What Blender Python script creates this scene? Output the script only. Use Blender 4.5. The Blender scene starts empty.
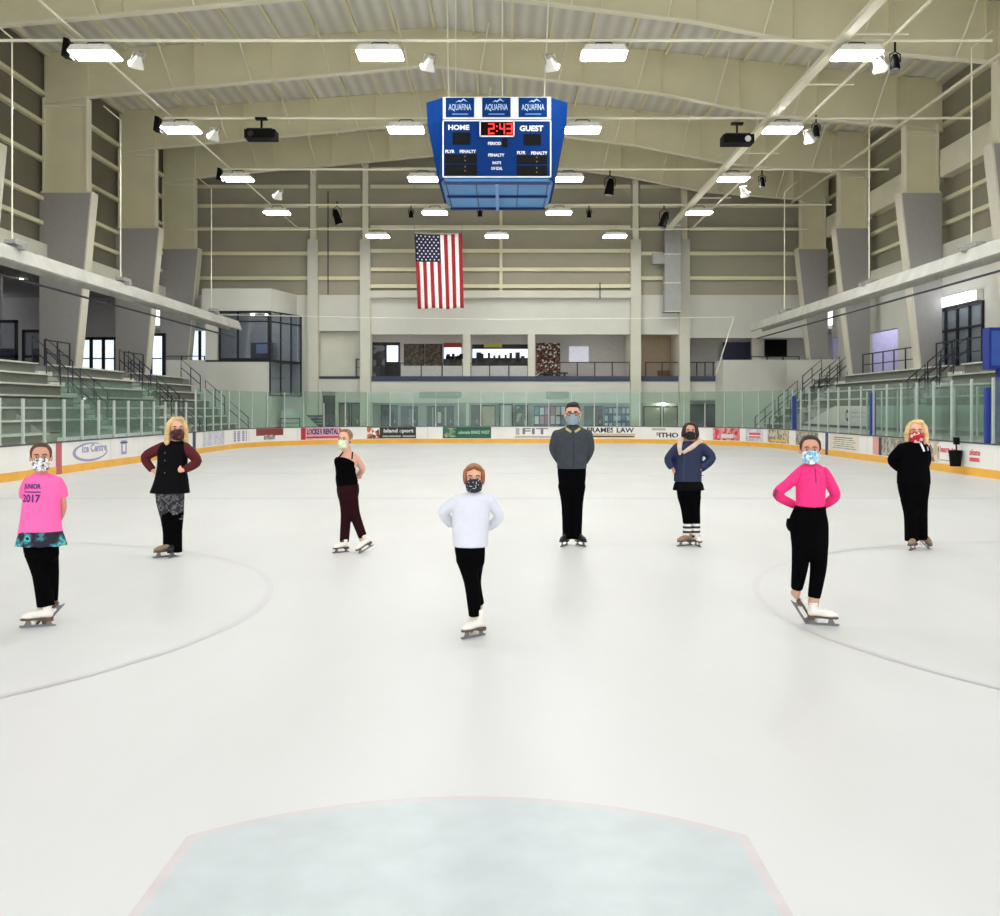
import bpy, bmesh, math, random
from mathutils import Vector, Matrix
from mathutils.bvhtree import BVHTree
random.seed(7)
S = bpy.context.scene
COL = S.collection
PI = math.pi
VPX, VPY, HC, F = 503.0, 409.0, 1.8, 1000.0      # horizon point, eye height (m), focal length (px)
def PX(px, d): return (px - VPX) * d / F
def PZ(py, d): return HC + (VPY - py) * d / F

# ------------------------------------------------------------------ materials
def lin(c):
    return tuple(((v/255)/12.92 if v/255 <= .04045 else ((v/255+.055)/1.055)**2.4) for v in c) + (1,)
_m = {}
def mat(name, rgb, rough=.6, metal=0., var=.06, scale=6., spec=.4, emit=None, es=0., bump=0.):
    if name in _m: return _m[name]
    m = bpy.data.materials.new(name); m.use_nodes = True; _m[name] = m
    nt = m.node_tree; b = nt.nodes['Principled BSDF']
    b.inputs['Roughness'].default_value = rough; b.inputs['Metallic'].default_value = metal
    b.inputs['Specular IOR Level'].default_value = spec
    tc = nt.nodes.new('ShaderNodeTexCoord'); nz = nt.nodes.new('ShaderNodeTexNoise')
    nz.inputs['Scale'].default_value = scale; nz.inputs['Detail'].default_value = 3
    nt.links.new(tc.outputs['Object'], nz.inputs['Vector'])
    r = nt.nodes.new('ShaderNodeValToRGB'); c = lin(rgb)
    r.color_ramp.elements[0].position = .3; r.color_ramp.elements[1].position = .7
    r.color_ramp.elements[0].color = tuple(max(0, v*(1-var)) for v in c[:3])+(1,)
    r.color_ramp.elements[1].color = tuple(min(1, v*(1+var)) for v in c[:3])+(1,)
    nt.links.new(nz.outputs['Fac'], r.inputs['Fac']); nt.links.new(r.outputs['Color'], b.inputs['Base Color'])
    if bump:
        bp = nt.nodes.new('ShaderNodeBump'); bp.inputs['Strength'].default_value = bump; bp.inputs['Distance'].default_value = .02
        nt.links.new(nz.outputs['Fac'], bp.inputs['Height']); nt.links.new(bp.outputs['Normal'], b.inputs['Normal'])
    if emit:
        b.inputs['Emission Color'].default_value = lin(emit); b.inputs['Emission Strength'].default_value = es
    return m
def pattern(name, cols, scale=30., rough=.8, kind='vor'):
    """several flat colours in patches"""
    m = bpy.data.materials.new(name); m.use_nodes = True
    nt = m.node_tree; b = nt.nodes['Principled BSDF']; b.inputs['Roughness'].default_value = rough
    tc = nt.nodes.new('ShaderNodeTexCoord')
    if kind == 'vor':
        t = nt.nodes.new('ShaderNodeTexVoronoi'); t.inputs['Scale'].default_value = scale
        sep = nt.nodes.new('ShaderNodeSeparateColor'); nt.links.new(t.outputs['Color'], sep.inputs[0]); out = sep.outputs[0]
    elif kind == 'dots':
        t = nt.nodes.new('ShaderNodeTexVoronoi'); t.inputs['Scale'].default_value = scale; out = t.outputs['Distance']
    else:
        t = nt.nodes.new('ShaderNodeTexNoise'); t.inputs['Scale'].default_value = scale; out = t.outputs['Fac']
    nt.links.new(tc.outputs['Object'], t.inputs['Vector'])
    r = nt.nodes.new('ShaderNodeValToRGB'); r.color_ramp.interpolation = 'CONSTANT'
    n = len(cols); lo, hi = (0., 1.) if kind == 'vor' else ((.0, .75) if kind == 'dots' else (.3, .7))
    while len(r.color_ramp.elements) < n: r.color_ramp.elements.new(.5)
    for i, c in enumerate(cols):
        r.color_ramp.elements[i].position = 0 if i == 0 else lo + (hi-lo)*i/n
    for i, c in enumerate(cols): r.color_ramp.elements[i].color = lin(c)
    nt.links.new(out, r.inputs['Fac']); nt.links.new(r.outputs['Color'], b.inputs['Base Color'])
    return m
def glassmat(name, tint, haze=.06, gloss=.07, hz=(222, 232, 224)):
    m = bpy.data.materials.new(name); m.use_nodes = True; nt = m.node_tree
    nt.nodes.remove(nt.nodes['Principled BSDF']); out = nt.nodes['Material Output']
    tr = nt.nodes.new('ShaderNodeBsdfTransparent'); tr.inputs[0].default_value = lin(tint)
    gl = nt.nodes.new('ShaderNodeBsdfGlossy'); gl.inputs['Roughness'].default_value = .04; gl.inputs[0].default_value = (.9, 1, .95, 1)
    df = nt.nodes.new('ShaderNodeBsdfDiffuse'); df.inputs[0].default_value = lin(hz)
    nz = nt.nodes.new('ShaderNodeTexNoise'); nz.inputs['Scale'].default_value = 1.5
    tc = nt.nodes.new('ShaderNodeTexCoord'); nt.links.new(tc.outputs['Object'], nz.inputs['Vector'])
    mu = nt.nodes.new('ShaderNodeMath'); mu.operation = 'MULTIPLY'; mu.inputs[1].default_value = haze*2
    nt.links.new(nz.outputs['Fac'], mu.inputs[0])
    m1 = nt.nodes.new('ShaderNodeMixShader'); m1.inputs[0].default_value = gloss
    m2 = nt.nodes.new('ShaderNodeMixShader')
    nt.links.new(tr.outputs[0], m1.inputs[1]); nt.links.new(gl.outputs[0], m1.inputs[2])
    nt.links.new(mu.outputs[0], m2.inputs[0]); nt.links.new(m1.outputs[0], m2.inputs[1]); nt.links.new(df.outputs[0], m2.inputs[2])
    nt.links.new(m2.outputs[0], out.inputs[0])
    return m

M = dict(
 cream=mat('cream_wall_paint', (212, 209, 194), .7, var=.03, scale=1.2),
 white=mat('white_wall_paint', (212, 210, 200), .7, var=.02, scale=1.2),
 liner=mat('tan_liner_panel', (168, 162, 142), .6, var=.05, scale=.6),
 steel=mat('tan_steel_paint', (228, 221, 186), .5, var=.04, scale=.8),
 steel_light=mat('pale_steel_edge', (236, 230, 206), .5, var=.03, scale=.8),
 clad=mat('grey_column_cladding', (162, 158, 154), .7, var=.03),
 clad_edge=mat('pale_column_edge', (222, 216, 198), .7, var=.03),
 concourse=mat('grey_concourse_wall', (150, 146, 146), .8, var=.05),
 dark=mat('near_black_frame', (26, 26, 34), .5),
 rail=mat('dark_railing_steel', (48, 50, 62), .5),
 navy=mat('navy_band_paint', (62, 70, 92), .6),
 black=mat('black_plastic', (9, 9, 10), .5, spec=.1),
 alu=mat('satin_aluminium', (206, 208, 204), .4, metal=.3),
 board=mat('white_dasher_plastic', (236, 233, 230), .35, var=.03, scale=1.5),
 kick=mat('yellow_kick_plastic', (236, 176, 62), .4, var=.06, scale=2),
 cap=mat('dark_cap_rail', (72, 78, 82), .5),
 blue=mat('royal_blue_pad', (26, 50, 140), .5),
 sblue=mat('scoreboard_blue', (2, 44, 104), .6, var=.03, spec=.08),
 sblue2=mat('scoreboard_lower_blue', (76, 140, 200), .4, var=.03),
 sdark=mat('scoreboard_navy_trim', (6, 36, 92), .5),
 signwhite=mat('sign_white', (218, 219, 220), .5, var=.01),
 concrete=mat('grey_concrete', (140, 138, 134), .8, var=.1, scale=2, bump=.1),
 under=mat('seat_gap_shade', (118, 120, 110), .8),  # support darkened to stand for the shaded gaps under the planks
 bench=mat('pale_aluminium_plank', (216, 217, 205), .5, var=.10, scale=1.7),
 deck=mat('grey_bleacher_deck', (166, 168, 158), .7, var=.15, scale=1.3),
 tube=mat('galvanised_tube', (178, 176, 168), .45, metal=.25, var=.12, scale=1.5),
 duct=mat('galvanised_duct', (160, 160, 156), .5, metal=.3),
 hwhite=mat('horn_white', (232, 230, 222), .5),
 lamp_dim=mat('lamp_diffuser_weaker', (255, 255, 255), .5, emit=(251, 253, 250), es=24.),
 lamp=mat('lamp_diffuser', (255, 255, 255), .5, emit=(251, 253, 250), es=58.),
 downlamp=mat('downlight_lens', (255, 255, 255), .5, emit=(255, 246, 228), es=45.),
 sky=mat('daylit_window', (200, 208, 220), .3, emit=(220, 234, 255), es=.85),
 striplight=mat('strip_lamp', (255, 255, 255), .3, emit=(238, 244, 255), es=5.),
 led=mat('red_led', (255, 40, 30), .4, emit=(255, 40, 30), es=1.6),
 amber=mat('dim_amber_led', (120, 96, 60), .4),
 glass=glassmat('rink_glass', (243, 248, 245), .04, .03),
 glass_tall=glassmat('end_rink_glass', (228, 241, 235), .05, .03),
 window=glassmat('window_glass', (226, 230, 236), .03, .08, (160, 170, 180)),
)

# roof: silver-faced insulation with fine ribs running up the slope
def roofmat():
    m = bpy.data.materials.new('silver_roof_insulation'); m.use_nodes = True; nt = m.node_tree; b = nt.nodes['Principled BSDF']
    b.inputs['Roughness'].default_value = .5; b.inputs['Metallic'].default_value = .15
    tc = nt.nodes.new('ShaderNodeTexCoord'); w = nt.nodes.new('ShaderNodeTexWave'); w.bands_direction = 'X'
    w.inputs['Scale'].default_value = .55; w.inputs['Distortion'].default_value = .4; w.inputs['Detail'].default_value = 2
    n = nt.nodes.new('ShaderNodeTexNoise'); n.inputs['Scale'].default_value = .5; n.inputs['Detail'].default_value = 5
    mx = nt.nodes.new('ShaderNodeMath'); mx.operation = 'MULTIPLY'
    nt.links.new(tc.outputs['Object'], w.inputs['Vector']); nt.links.new(tc.outputs['Object'], n.inputs['Vector'])
    nt.links.new(w.outputs['Fac'], mx.inputs[0]); nt.links.new(n.outputs['Fac'], mx.inputs[1])
    r = nt.nodes.new('ShaderNodeValToRGB'); r.color_ramp.elements[0].color = lin((206, 202, 192)); r.color_ramp.elements[1].color = lin((232, 229, 222))
    r.color_ramp.elements[1].position = .6
    nt.links.new(mx.outputs[0], r.inputs['Fac']); nt.links.new(r.outputs['Color'], b.inputs['Base Color'])
    return m
M['roof'] = roofmat()
def icemat():
    m = bpy.data.materials.new('skated_ice'); m.use_nodes = True; nt = m.node_tree; b = nt.nodes['Principled BSDF']
    b.inputs['Roughness'].default_value = .38; b.inputs['Specular IOR Level'].default_value = .25
    tc = nt.nodes.new('ShaderNodeTexCoord'); mp = nt.nodes.new('ShaderNodeMapping'); mp.inputs['Scale'].default_value = (.35, .12, 1)
    n = nt.nodes.new('ShaderNodeTexNoise'); n.inputs['Scale'].default_value = 2.2; n.inputs['Detail'].default_value = 6
    nt.links.new(tc.outputs['Object'], mp.inputs[0]); nt.links.new(mp.outputs[0], n.inputs['Vector'])
    r = nt.nodes.new('ShaderNodeValToRGB'); r.color_ramp.elements[0].position = .35; r.color_ramp.elements[1].position = .65
    r.color_ramp.elements[0].color = lin((207, 206, 204)); r.color_ramp.elements[1].color = lin((213, 212, 211))
    n2 = nt.nodes.new('ShaderNodeTexNoise'); n2.inputs['Scale'].default_value = 9; n2.inputs['Detail'].default_value = 8
    nt.links.new(tc.outputs['Object'], n2.inputs['Vector'])
    bp = nt.nodes.new('ShaderNodeBump'); bp.inputs['Strength'].default_value = .12; bp.inputs['Distance'].default_value = .01
    nt.links.new(n2.outputs['Fac'], bp.inputs['Height']); nt.links.new(bp.outputs['Normal'], b.inputs['Normal'])
    nt.links.new(n.outputs['Fac'], r.inputs['Fac']); nt.links.new(r.outputs['Color'], b.inputs['Base Color'])
    return m
M['ice'] = icemat()

# ------------------------------------------------------------------ geometry helpers
def link(name, me, m, parent=None, smooth=False):
    o = bpy.data.objects.new(name, me); COL.objects.link(o)
    if m: 
        for mm in (m if isinstance(m, (list, tuple)) else [m]): me.materials.append(mm)
    if parent: o.parent = parent
    if smooth:
        for p in me.polygons: p.use_smooth = True
    return o
def obj(name, bm, m, parent=None, smooth=False):
    bmesh.ops.recalc_face_normals(bm, faces=bm.faces)
    me = bpy.data.meshes.new(name); bm.to_mesh(me); bm.free()
    return link(name, me, m, parent, smooth)
def tag(o, label, cat, group=None, kind=None):
    o['label'] = label; o['category'] = cat
    if group: o['group'] = group
    if kind: o['kind'] = kind
    return o
def st(o, label=None):
    o['kind'] = 'structure'
    if label: o['label'] = label
    return o
def thing(name, label, cat, loc=(0, 0, 0), group=None, rz=0):
    o = bpy.data.objects.new(name, None); COL.objects.link(o); o.location = loc; o.rotation_euler.z = rz
    o.empty_display_size = .1
    return tag(o, label, cat, group)
def sroot(name, loc=(0, 0, 0)):
    o = bpy.data.objects.new(name, None); COL.objects.link(o); o.location = loc; o['kind'] = 'structure'; return o
def copy_tree(o, parent=None):
    c = o.copy(); COL.objects.link(c)
    if parent: c.parent = parent
    for ch in o.children: copy_tree(ch, c)
    return c
def B(): return bmesh.new()
def box(bm, x0, x1, y0, y1, z0, z1, mi=0):
    v = [bm.verts.new((x, y, z)) for z in (z0, z1) for y in (y0, y1) for x in (x0, x1)]
    for f in ((0, 2, 3, 1), (4, 5, 7, 6), (0, 1, 5, 4), (2, 6, 7, 3), (0, 4, 6, 2), (1, 3, 7, 5)):
        bm.faces.new([v[i] for i in f]).material_index = mi
    return bm
def boxes(*a):
    bm = B()
    for t in a: box(bm, *t)
    return bm
def prism(bm, pts, axis, a0, a1):
    """polygon pts (2D) extruded along axis from a0 to a1. axis 'y': pts=(x,z); 'x': pts=(y,z); 'z': pts=(x,y)"""
    def mk(p, a): return {'y': (p[0], a, p[1]), 'x': (a, p[0], p[1]), 'z': (p[0], p[1], a)}[axis]
    A = [bm.verts.new(mk(p, a0)) for p in pts]; C = [bm.verts.new(mk(p, a1)) for p in pts]
    bm.faces.new(A); bm.faces.new(C[::-1]); n = len(pts)
    for i in range(n): bm.faces.new((A[i], C[i], C[(i+1) % n], A[(i+1) % n]))
    return bm
def tube(bm, pts, r, n=8, caps=True):
    pts = [Vector(p) for p in pts]; rs = r if isinstance(r, (list, tuple)) else [r]*len(pts)
    rings = []; up = None
    for i, p in enumerate(pts):
        if i == 0: t = pts[1]-p
        elif i == len(pts)-1: t = p-pts[i-1]
        else: t = (pts[i+1]-p).normalized() + (p-pts[i-1]).normalized()
        t = t.normalized() if t.length > 1e-9 else Vector((0, 0, 1))
        if up is None: up = Vector((0, 0, 1)) if abs(t.z) < .9 else Vector((0, 1, 0))
        u = t.cross(up); u = u.normalized() if u.length > 1e-6 else t.orthogonal().normalized()
        v = u.cross(t).normalized(); up = v
        rings.append([bm.verts.new(p + (u*math.cos(2*PI*k/n) + v*math.sin(2*PI*k/n))*rs[i]) for k in range(n)])
    for a, b in zip(rings, rings[1:]):
        for k in range(n): bm.faces.new((a[k], a[(k+1) % n], b[(k+1) % n], b[k]))
    if caps: bm.faces.new(rings[0][::-1]); bm.faces.new(rings[-1])
    return bm
def loft(bm, rings, n=24, sup=2.0):
    """rings: (cx, cy, z, rx, ry) closed with caps"""
    R = []
    for cx, cy, z, rx, ry in rings:
        row = []
        for k in range(n):
            a = 2*PI*k/n; c, s = math.cos(a), math.sin(a)
            c = math.copysign(abs(c)**(2/sup), c); s = math.copysign(abs(s)**(2/sup), s)
            row.append(bm.verts.new((cx+rx*c, cy+ry*s, z)))
        R.append(row)
    for a, b in zip(R, R[1:]):
        for k in range(n): bm.faces.new((a[k], a[(k+1) % n], b[(k+1) % n], b[k]))
    bm.faces.new(R[0][::-1]); bm.faces.new(R[-1])
    return bm
def ell(bm, c, r, rot=None, seg=16, rg=10):
    mx = Matrix.Translation(Vector(c)) @ (rot if rot else Matrix.Identity(4)) @ Matrix.Diagonal((r[0], r[1], r[2], 1))
    bmesh.ops.create_uvsphere(bm, u_segments=seg, v_segments=rg, radius=1, matrix=mx)
    return bm
def bake_mesh(bm, mods):
    me = bpy.data.meshes.new('tmp'); bmesh.ops.recalc_face_normals(bm, faces=bm.faces); bm.to_mesh(me); bm.free()
    o = bpy.data.objects.new('tmp', me); COL.objects.link(o)
    for t, kw in mods:
        md = o.modifiers.new('m', t)
        for k, v in kw.items(): setattr(md, k, v)
    dg = bpy.context.evaluated_depsgraph_get(); dg.update()
    r = bpy.data.meshes.new_from_object(o.evaluated_get(dg)); bpy.data.objects.remove(o); bpy.data.meshes.remove(me)
    r.materials.clear()
    return r
def fuse(name, bm, m, parent, vox=.008, it=4):
    me = bake_mesh(bm, [('REMESH', dict(mode='VOXEL', voxel_size=vox)), ('SMOOTH', dict(factor=.5, iterations=it))])
    me.name = name
    return link(name, me, m, parent, True)
_fc = {}
def text_mesh(txt, bold=0.0):
    """(triangles as list of 2D verts+faces, width, height) of the text"""
    key = (txt, bold)
    if key in _fc: return _fc[key]
    cu = bpy.data.curves.new('t', 'FONT'); cu.body = txt; cu.size = 1; cu.offset = bold; cu.resolution_u = 3
    o = bpy.data.objects.new('t', cu); COL.objects.link(o)
    dg = bpy.context.evaluated_depsgraph_get(); dg.update()
    me = bpy.data.meshes.new_from_object(o.evaluated_get(dg)); bpy.data.objects.remove(o)
    vs = [(v.co.x, v.co.y) for v in me.vertices]; fs = [tuple(p.vertices) for p in me.polygons]
    x0 = min(v[0] for v in vs); x1 = max(v[0] for v in vs); y0 = min(v[1] for v in vs); y1 = max(v[1] for v in vs)
    vs = [((x-x0)/(x1-x0), (y-y0)/(y1-y0)) for x, y in vs]
    _fc[key] = (vs, fs); bpy.data.meshes.remove(me)
    return _fc[key]
def text_on(name, txt, fn, m, parent, bold=.02):
    """fn maps (u,v) in the unit square of the text to a point"""
    vs, fs = text_mesh(txt, bold); me = bpy.data.meshes.new(name)
    me.from_pydata([tuple(fn(u, v)) for u, v in vs], [], fs)
    return link(name, me, m, parent)
def text_xz(name, txt, x0, x1, z0, z1, y, m, parent, bold=.02):
    return text_on(name, txt, lambda u, v: (x0+(x1-x0)*u, y, z0+(z1-z0)*v), m, parent, bold)
def cellwall(bm, axis, a0, a1, xr, zr, openings):
    """wall slab with rectangular openings. axis 'y': slab between y=a0..a1, xr along x; 'x': along y"""
    xs = sorted(set([xr[0], xr[1]] + [v for o in openings for v in o[:2] if xr[0] < v < xr[1]]))
    zs = sorted(set([zr[0], zr[1]] + [v for o in openings for v in o[2:] if zr[0] < v < zr[1]]))
    for x0, x1 in zip(xs, xs[1:]):
        for z0, z1 in zip(zs, zs[1:]):
            cx, cz = (x0+x1)/2, (z0+z1)/2
            if any(o[0] < cx < o[1] and o[2] < cz < o[3] for o in openings): continue
            if axis == 'y': box(bm, x0, x1, a0, a1, z0, z1)
            else: box(bm, a0, a1, x0, x1, z0, z1)
    return bm

# ------------------------------------------------------------------ camera
cam = bpy.data.cameras.new('camera'); co = bpy.data.objects.new('camera', cam); COL.objects.link(co)
co.location = (0, 0, HC); co.rotation_euler = (PI/2, 0, 0)
cam.sensor_width = 36; cam.sensor_fit = 'HORIZONTAL'; cam.lens = 36
cam.shift_x = -.003; cam.shift_y = -.049; cam.clip_end = 300
S.camera = co

# ------------------------------------------------------------------ rink
XL, XR, YE, RC = -12.24, 12.69, 53.0, 8.5
path = [(XL, y) for y in [2 + .5*i for i in range(int((YE-RC-2)/.5)+1)]]
path.append((XL, YE-RC))
path += [(XL+RC-RC*math.cos(a), YE-RC+RC*math.sin(a)) for a in [PI/2*i/24 for i in range(1, 25)]]
x = XL+RC
while x < XR-RC-.5: x += .5; path.append((x, YE))
path += [(XR-RC+RC*math.sin(a), YE-RC+RC*math.cos(a)) for a in [PI/2*i/24 for i in range(0, 25)]]
y = YE-RC
while y > 2.4: y -= .5; path.append((XR, y))
cum = [0]
for a, b in zip(path, path[1:]): cum.append(cum[-1] + math.hypot(b[0]-a[0], b[1]-a[1]))
def at(s):
    s = min(max(s, 0), cum[-1]-1e-6); lo, hi = 0, len(cum)-1
    while hi-lo > 1:
        md = (lo+hi)//2
        if cum[md] <= s: lo = md
        else: hi = md
    L = cum[lo+1]-cum[lo] or 1e-9; t = (s-cum[lo])/L
    a, b = path[lo], path[lo+1]
    tx, ty = (b[0]-a[0])/L, (b[1]-a[1])/L
    return a[0]+(b[0]-a[0])*t, a[1]+(b[1]-a[1])*t, ty, -tx     # point, inward normal
def s_of_px(px):
    best = 0; bd = 1e9; s = 18.
    while s < cum[-1]-16:
        x, y, _, _ = at(s); q = VPX + x/y*F
        if abs(q-px) < bd: bd = abs(q-px); best = s
        s += .02
    return best
def on_path(s, off, z):
    x, y, nx, ny = at(s); return Vector((x+nx*off, y+ny*off, z))
def sweep(o0, o1, z0, z1, s0=0, s1=None, step=.4):
    s1 = s1 if s1 is not None else cum[-1]; n = max(2, int((s1-s0)/step)); bm = B(); prev = None
    for i in range(n+1):
        s = s0+(s1-s0)*i/n
        r = [bm.verts.new(on_path(s, o, z)) for o, z in ((o0, z0), (o1, z0), (o1, z1), (o0, z1))]
        if prev:
            for k in range(4): bm.faces.new((prev[k], prev[(k+1) % 4], r[(k+1) % 4], r[k]))
        else: bm.faces.new(r[::-1])
        prev = r
    bm.faces.new(prev); return bm

# ice sheet (polygon inside the boards) and floor
bm = B(); loop = [(XL, -1.0)] + path + [(XR, -1.0)]
vs = [bm.verts.new((x, y, 0)) for x, y in loop]; vb = [bm.verts.new((x, y, -.15)) for x, y in loop]
bm.faces.new(vs); bm.faces.new(vb[::-1])
for i in range(len(loop)): j = (i+1) % len(loop); bm.faces.new((vs[i], vb[i], vb[j], vs[j]))
bmesh.ops.triangulate(bm, faces=[f for f in bm.faces if len(f.verts) > 4])
st(obj('floor', bm, M['ice']), 'white ice sheet of the rink')
bm = B()
fl = obj('floor', boxes((-32, 32, -8, 63, -.5, -.16)), M['concrete']); st(fl, 'grey concrete floor around the rink')
bm = sweep(-3.5, -.14, -.16, -.005); st(obj('floor', bm, M['concrete']), 'concrete walkway behind the boards')
st(obj('floor', boxes((-32, 32, 53.2, 63, -.15, -.006), (-32, -15.7, -8, 53.2, -.15, -.006), (16.1, 32, -8, 53.2, -.15, -.006)), M['concrete']))

# painted markings frozen under the ice
mk_grey = mat('faded_red_paint', (203, 199, 200), .35, var=.02, scale=3)
mk_line = mat('faded_line_paint', (202, 202, 203), .35, var=.02)
crease_blue = mat('pale_blue_crease_paint', (189, 197, 198), .35, var=.05, scale=5)
crease_red = mat('faded_crease_red', (202, 193, 194), .35, var=.05, scale=5)
def ring(cx, cy, r0, r1, z=.003, n=96, a0=0, a1=2*PI):
    bm = B(); p = None
    for i in range(n+1):
        a = a0+(a1-a0)*i/n
        q = [bm.verts.new((cx+r*math.cos(a), cy+r*math.sin(a), z)) for r in (r0, r1)]
        if p: bm.faces.new((p[0], p[1], q[1], q[0]))
        p = q
    return bm
for cx in (-6.75, 6.95): st(obj('face_off_circle', ring(cx, 9.0, 4.50, 4.57), mk_grey), 'faded circle painted in the ice')
st(obj('centre_circle', ring(.2, 28.1, 4.5, 4.57), mk_grey))
for yy, w in ((20.2, .3), (28.1, .3), (38.0, .3)):
    st(obj('ice_line', boxes((XL+.02, XR-.02, yy-w/2, yy+w/2, -.001, .0035)), mk_line), 'faded line across the ice')
cxc, cyc, Rr = -.15, 2.81, 1.83
a = math.acos(1.18/Rr)
def crease(off):
    hw = 1.18-off; R = Rr-off; a = math.acos(hw/R)
    return [(cxc-hw, 1.5)] + [(cxc+R*math.cos(t), cyc+R*math.sin(t)) for t in [PI-a-(PI-2*a)*i/40 for i in range(41)]] + [(cxc+hw, 1.5)]
prism(bm := B(), crease(0), 'z', -.001, .0035); st(obj('goal_crease', bm, crease_red), 'faded red outline of goal crease')
prism(bm := B(), crease(.045), 'z', -.001, .0045); st(obj('goal_crease', bm, crease_blue), 'pale blue goal crease paint')

# boards
DB = thing('dasher_boards', 'white rink boards with yellow kick plate running round the ice', 'rink boards')
obj('board_wall', sweep(-.12, 0, 0, .865), M['board'], DB)
obj('kick_plate', sweep(0, .015, 0.001, .22), M['kick'], DB)['label'] = 'yellow kick plate'
obj('cap_rail', sweep(-.14, .02, .865, .90), M['cap'], DB)['label'] = 'dark cap rail'
bm = B(); s = 10.
while s < cum[-1]-8:
    x, y, nx, ny = at(s)
    for z0, z1 in ((.23, .86),):
        p = [on_path(s-.008, .002, z0), on_path(s+.008, .002, z0), on_path(s+.008, .002, z1), on_path(s-.008, .002, z1)]
        bm.faces.new([bm.verts.new(v) for v in p])
    s += 2.4
obj('panel_seam', bm, mat('panel_seam_grey', (170, 170, 168), .6), DB)
RED = mat('ad_red', (186, 44, 60), .5); NAVYP = mat('ad_navy', (40, 48, 110), .5); GREEN = mat('ad_green', (34, 92, 70), .5)
LILAC = mat('ad_lilac', (150, 148, 186), .5); ADBLK = mat('ad_black', (40, 36, 36), .5); YEL = mat('ad_yellow', (226, 190, 70), .5)
PINKR = mat('ad_soft_red', (214, 96, 104), .5); MAROON = mat('ad_maroon', (140, 58, 62), .5); GREYAD = mat('ad_grey', (176, 172, 164), .5)
PHOTO1 = pattern('ad_photo_tan', [(170, 154, 130), (206, 194, 176), (140, 130, 114), (198, 184, 160)], 6)
PHOTO2 = pattern('ad_photo_red', [(200, 70, 80), (216, 130, 134), (184, 56, 66), (222, 160, 160)], 6)
PHOTO3 = pattern('ad_photo_grey', [(136, 130, 118), (164, 160, 146), (118, 112, 102), (180, 177, 168)], 6)
PHOTO4 = pattern('ad_photo_lilac', [(206, 204, 214), (196, 194, 206), (214, 211, 217), (188, 186, 200)], 6)
FOOD = pattern('ad_photo_food', [(196, 110, 60), (236, 220, 200), (120, 60, 40), (240, 240, 236)], 6)
def ad(px0, px1, m, label, z0=.25, z1=.85):
    s0, s1 = s_of_px(px0), s_of_px(px1)
    o = obj('advertising_panel', sweep(.001, .012, z0, z1, s0, s1, .3), m, DB); o['label'] = label
    return o, s0, s1
def adtext(o, s0, s1, u0, u1, v0, v1, txt, m, z0=.25, z1=.85, bold=.02, name='lettering'):
    sa, sb = s0+(s1-s0)*u0, s0+(s1-s0)*u1; za, zb = z0+(z1-z0)*v0, z0+(z1-z0)*v1
    return text_on(name, txt, lambda u, v: on_path(sa+(sb-sa)*u, .016, za+(zb-za)*v), m, o, bold)
def adrect(o, s0, s1, u0, u1, v0, v1, m, z0=.25, z1=.85, name='printed_block', off=.014):
    sa, sb = s0+(s1-s0)*u0, s0+(s1-s0)*u1
    obj(name, sweep(.002, off, z0+(z1-z0)*v0, z0+(z1-z0)*v1, sa, sb, .3), m, o)
# left side
o, a0, a1 = ad(72, 108, M['board'], 'round skating school logo in lilac')
adtext(o, a0, a1, .25, .95, .45, .86, 'Ice Centre', LILAC, bold=.03)
bm = B(); pr = None
for i in range(49):
    t = math.radians(60 + 300*i/48 - 20*0); w = .012 + .028*math.sin(PI*i/48)
    cu, cv = .5, .48
    q = []
    for k in (-1, 1):
        uu = cu + (.46+k*w)*math.cos(t); vv = cv + (.42+k*w*1.6)*math.sin(t)
        q.append(bm.verts.new(on_path(a0+(a1-a0)*uu, .015, .25+.6*vv)))
    if pr: bm.faces.new((pr[0], pr[1], q[1], q[0]))
    pr = q
obj('swoosh', bm, LILAC, o)
o, a0, a1 = ad(119, 128, M['board'], 'small lilac shield logo')
adrect(o, a0, a1, .2, .8, .15, .9, LILAC); adrect(o, a0, a1, .35, .65, .3, .7, M['board'], off=.016); adrect(o, a0, a1, .1, .9, .75, .82, NAVYP, off=.017)
o, a0, a1 = ad(203, 224, PHOTO4, 'faded lilac picture advert')
o, a0, a1 = ad(233, 250, M['board'], 'lilac lettered advert')
for i in range(4): adrect(o, a0, a1, .02+.25*i, .20+.25*i, .12, .9, LILAC)
for i in range(4): adrect(o, a0, a1, 0, 1, .25+.18*i, .28+.18*i, M['board'], off=.016)
o, a0, a1 = ad(256, 283, M['board'], 'white advert with brick red header')
adrect(o, a0, a1, 0, 1, .45, 1, MAROON); adrect(o, a0, a1, .3, .72, .12, .5, PHOTO3, off=.016)
# far end
o, a0, a1 = ad(301, 341, mat('ad_pink', (226, 170, 176), .5), 'pink advert for locker rentals')
adrect(o, a0, a1, 0, .12, 0, 1, RED); adtext(o, a0, a1, .15, .99, .42, .92, 'LOCKER RENTALS', NAVYP, bold=.05); adrect(o, a0, a1, .14, .98, .12, .26, RED)
o, a0, a1 = ad(367, 416, ADBLK, 'black restaurant advert with food picture')
adrect(o, a0, a1, .0, .26, .08, .95, FOOD); adtext(o, a0, a1, .34, .95, .42, .85, 'island sport', M['signwhite'], bold=.03); adrect(o, a0, a1, .32, .98, .12, .25, GREYAD)
o, a0, a1 = ad(443, 491, GREEN, 'green advert with white lettering')
adrect(o, a0, a1, .03, .26, .1, .9, pattern('ad_photo_green', [(120, 150, 120), (60, 110, 86), (190, 170, 160)], 6)); adtext(o, a0, a1, .32, .97, .38, .68, 'colorado RINKS WEST', mat('ad_pale_green', (170, 206, 180), .5), bold=.03)
o, a0, a1 = ad(514, 552, M['board'], 'white fitness advert with grey lettering')
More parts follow.
